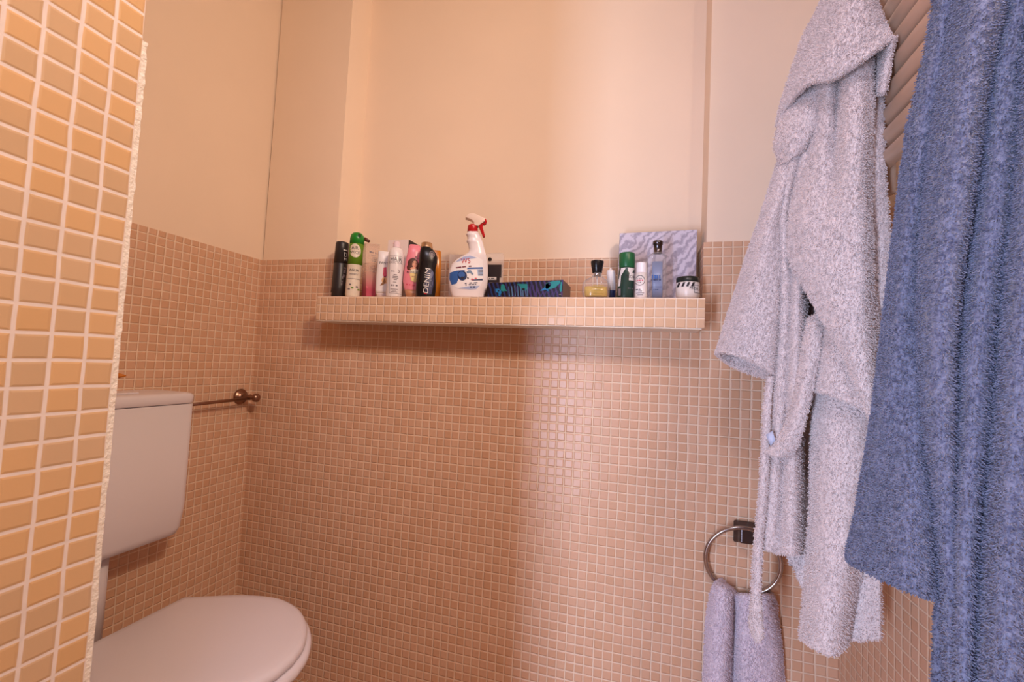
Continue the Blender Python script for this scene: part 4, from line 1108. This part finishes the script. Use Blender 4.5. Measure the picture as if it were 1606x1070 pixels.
p = Print(b.surf); p.dash(*P5([(772, 568)])[0], 15, 5.5, BLUEI, 0, 4); p.dash(*P5([(768, 596)])[0], 15, 2.4, BLUED, 0, 5); p.rect(*P5([(722, 660)])[0], *P5([(820, 663)])[0], BLUED, 6, 1); p.dash(*P5([(766, 686)])[0], 8, 1.1, BLUED, 0, 3); p.build('lettering', t)

# 19 grey box with rippled wave print
t = thing('wave_print_box', PX(1030, 467, 53.6)*np.array([1, 1, 0])+np.array([0, 0, STOP]), 'large pale grey box with rippled grain print at the back of the shelf', 'box')
def wavemat():
    m, N, L, bs = newmat('rippled grey print')
    tc = N.new('ShaderNodeTexCoord'); mp = N.new('ShaderNodeMapping'); mp.inputs['Rotation'].default_value = (0, -2.3, 0); mp.inputs['Scale'].default_value = (1, 1, 1)
    L.new(tc.outputs['Object'], mp.inputs['Vector'])
    wv = N.new('ShaderNodeTexWave'); wv.inputs['Scale'].default_value = 15; wv.inputs['Distortion'].default_value = 14; wv.inputs['Detail'].default_value = 4; wv.inputs['Detail Scale'].default_value = .9; wv.inputs['Detail Roughness'].default_value = .65; wv.bands_direction = 'Z'
    L.new(mp.outputs[0], wv.inputs['Vector'])
    nz = N.new('ShaderNodeTexNoise'); nz.inputs['Scale'].default_value = 120; nz.inputs['Detail'].default_value = 5; L.new(tc.outputs['Object'], nz.inputs['Vector'])
    a = N.new('ShaderNodeMath'); a.operation = 'MULTIPLY_ADD'; L.new(nz.outputs['Fac'], a.inputs[0]); a.inputs[1].default_value = .5; L.new(wv.outputs['Fac'], a.inputs[2])
    rp = N.new('ShaderNodeValToRGB'); e = rp.color_ramp.elements
    e[0].position = .1; e[0].color = srgb(150, 142, 162); e[1].position = 1.0; e[1].color = srgb(206, 198, 214)
    L.new(a.outputs[0], rp.inputs[0]); L.new(rp.outputs[0], bs.inputs['Base Color']); bs.inputs['Roughness'].default_value = .4
    return m
Yb = 52.9
xa, xb_ = PX(970.6, 400, Yb)[0], PX(1092.4, 400, Yb)[0]
za, zb = PX(971, 366, Yb)[2], PX(1092, 360.2, Yb)[2]
Yw = Yb*T; dd = .032
cv = [(xa, Yw, STOP+.0006), (xb_, Yw, STOP+.0006), (xb_, Yw+dd, STOP+.0006), (xa, Yw+dd, STOP+.0006), (xa, Yw, za), (xb_, Yw, zb), (xb_, Yw+dd, zb), (xa, Yw+dd, za)]
wbx = link_mesh('box_body', cv, BOXF, [wavemat(), plain('dark slate card', (58, 48, 62), .5)], t, [1, 1, 0, 1, 1, 1], False)
bevel(wbx, .0008, 2)

# 20 squat jar
b = Bottle(48.9, Z5([(566, 985, 1130, 1), (569, 962, 1160, 1), (574, 953, 1168, 1), (615, 951, 1172, 1), (622, 952, 1172, 1), (626, 950, 1174, 1), (736, 948, 1176, 1), (752, 956, 1168, 1), (765, 958, 1166, 1)])).ground()
t = thing('cream_jar', base_of(b), 'squat cream jar with dark lid and black striped white band', 'jar')
b.mesh('lid', plain('very dark green', (26, 36, 34), .35), t, 40, 2, 0, 5); b.mesh('jar_body', plain('ivory glass', (232, 222, 214), .3), t, 40, 2, 4)
p = Print(b.surf)
p.rect(*P5([(953, 628)])[0], *P5([(1172, 668)])[0], INKW, 20, 2); p.up()
for x in range(956, 1130, 45): p.quad(P5([(x+18, 628), (x+40, 628), (x+22, 668), (x, 668)]), INKD, 3, 2)
p.up(); p.quad(P5([(1122, 655), (1165, 640), (1172, 725), (1122, 722)]), INKW, 4, 3); p.up(); p.text('PRORASO', *P5([(1150, 688)])[0], 6.0, INKD, 4, .9); p.frame(*P5([(1122, 652)])[0], *P5([(1172, 726)])[0], .6, INKD)
p.build('label_print', t)

# ------------------------------------------------------------------ light
def area(name, loc, target, size, sizey, power, col, spread=180):
    l = bpy.data.lights.new(name, 'AREA'); l.shape = 'RECTANGLE'; l.size = size; l.size_y = sizey; l.energy = power; l.color = col
    l.spread = math.radians(spread)
    o = bpy.data.objects.new(name, l); C.objects.link(o)
    o.location = tuple(loc); d = Vector(target)-Vector(loc)
    o.rotation_euler = d.to_track_quat('-Z', 'Y').to_euler()
    return o
WARM = (1.0, .75, .56)
COOL = (.62, .73, 1.0)
area('mirror_lamp', W(30, -4, 46), W(-8, 50, 22), .3, .2, 22, WARM, 160)
area('ceiling_lamp', W(-2, -10, 56.8), W(-2, 2, -20), .3, .3, 11, (.90, .84, 1.0))
area('doorway_daylight', W(-28.5, YR-1.5, -17), W(-5, 50, -17), 6*T, 50*T, 36, COOL)

w = bpy.data.worlds.new('world'); C_ = bpy.context.scene; C_.world = w
w.use_nodes = True
w.node_tree.nodes['Background'].inputs[0].default_value = (.55, .66, .9, 1)
w.node_tree.nodes['Background'].inputs[1].default_value = .15

# ------------------------------------------------------------------ camera
cam = bpy.data.cameras.new('camera'); cam.sensor_width = 36; cam.lens = F/1606*36; cam.clip_start = .02
co = bpy.data.objects.new('camera', cam); C.objects.link(co)
M = Matrix(((RT[0], UP[0], -FW[0], 0), (RT[1], UP[1], -FW[1], 0), (RT[2], UP[2], -FW[2], EYE), (0, 0, 0, 1)))
co.matrix_world = M
sc = bpy.context.scene
sc.camera = co
sc.view_settings.view_transform = 'Standard'; sc.view_settings.look = 'None'; sc.view_settings.gamma = 1; sc.view_settings.exposure = 0.0
sc.view_settings.use_curve_mapping = False
sc.cycles.max_bounces = 8; sc.cycles.caustics_reflective = False; sc.cycles.caustics_refractive = False
sc.cycles.use_denoising = True
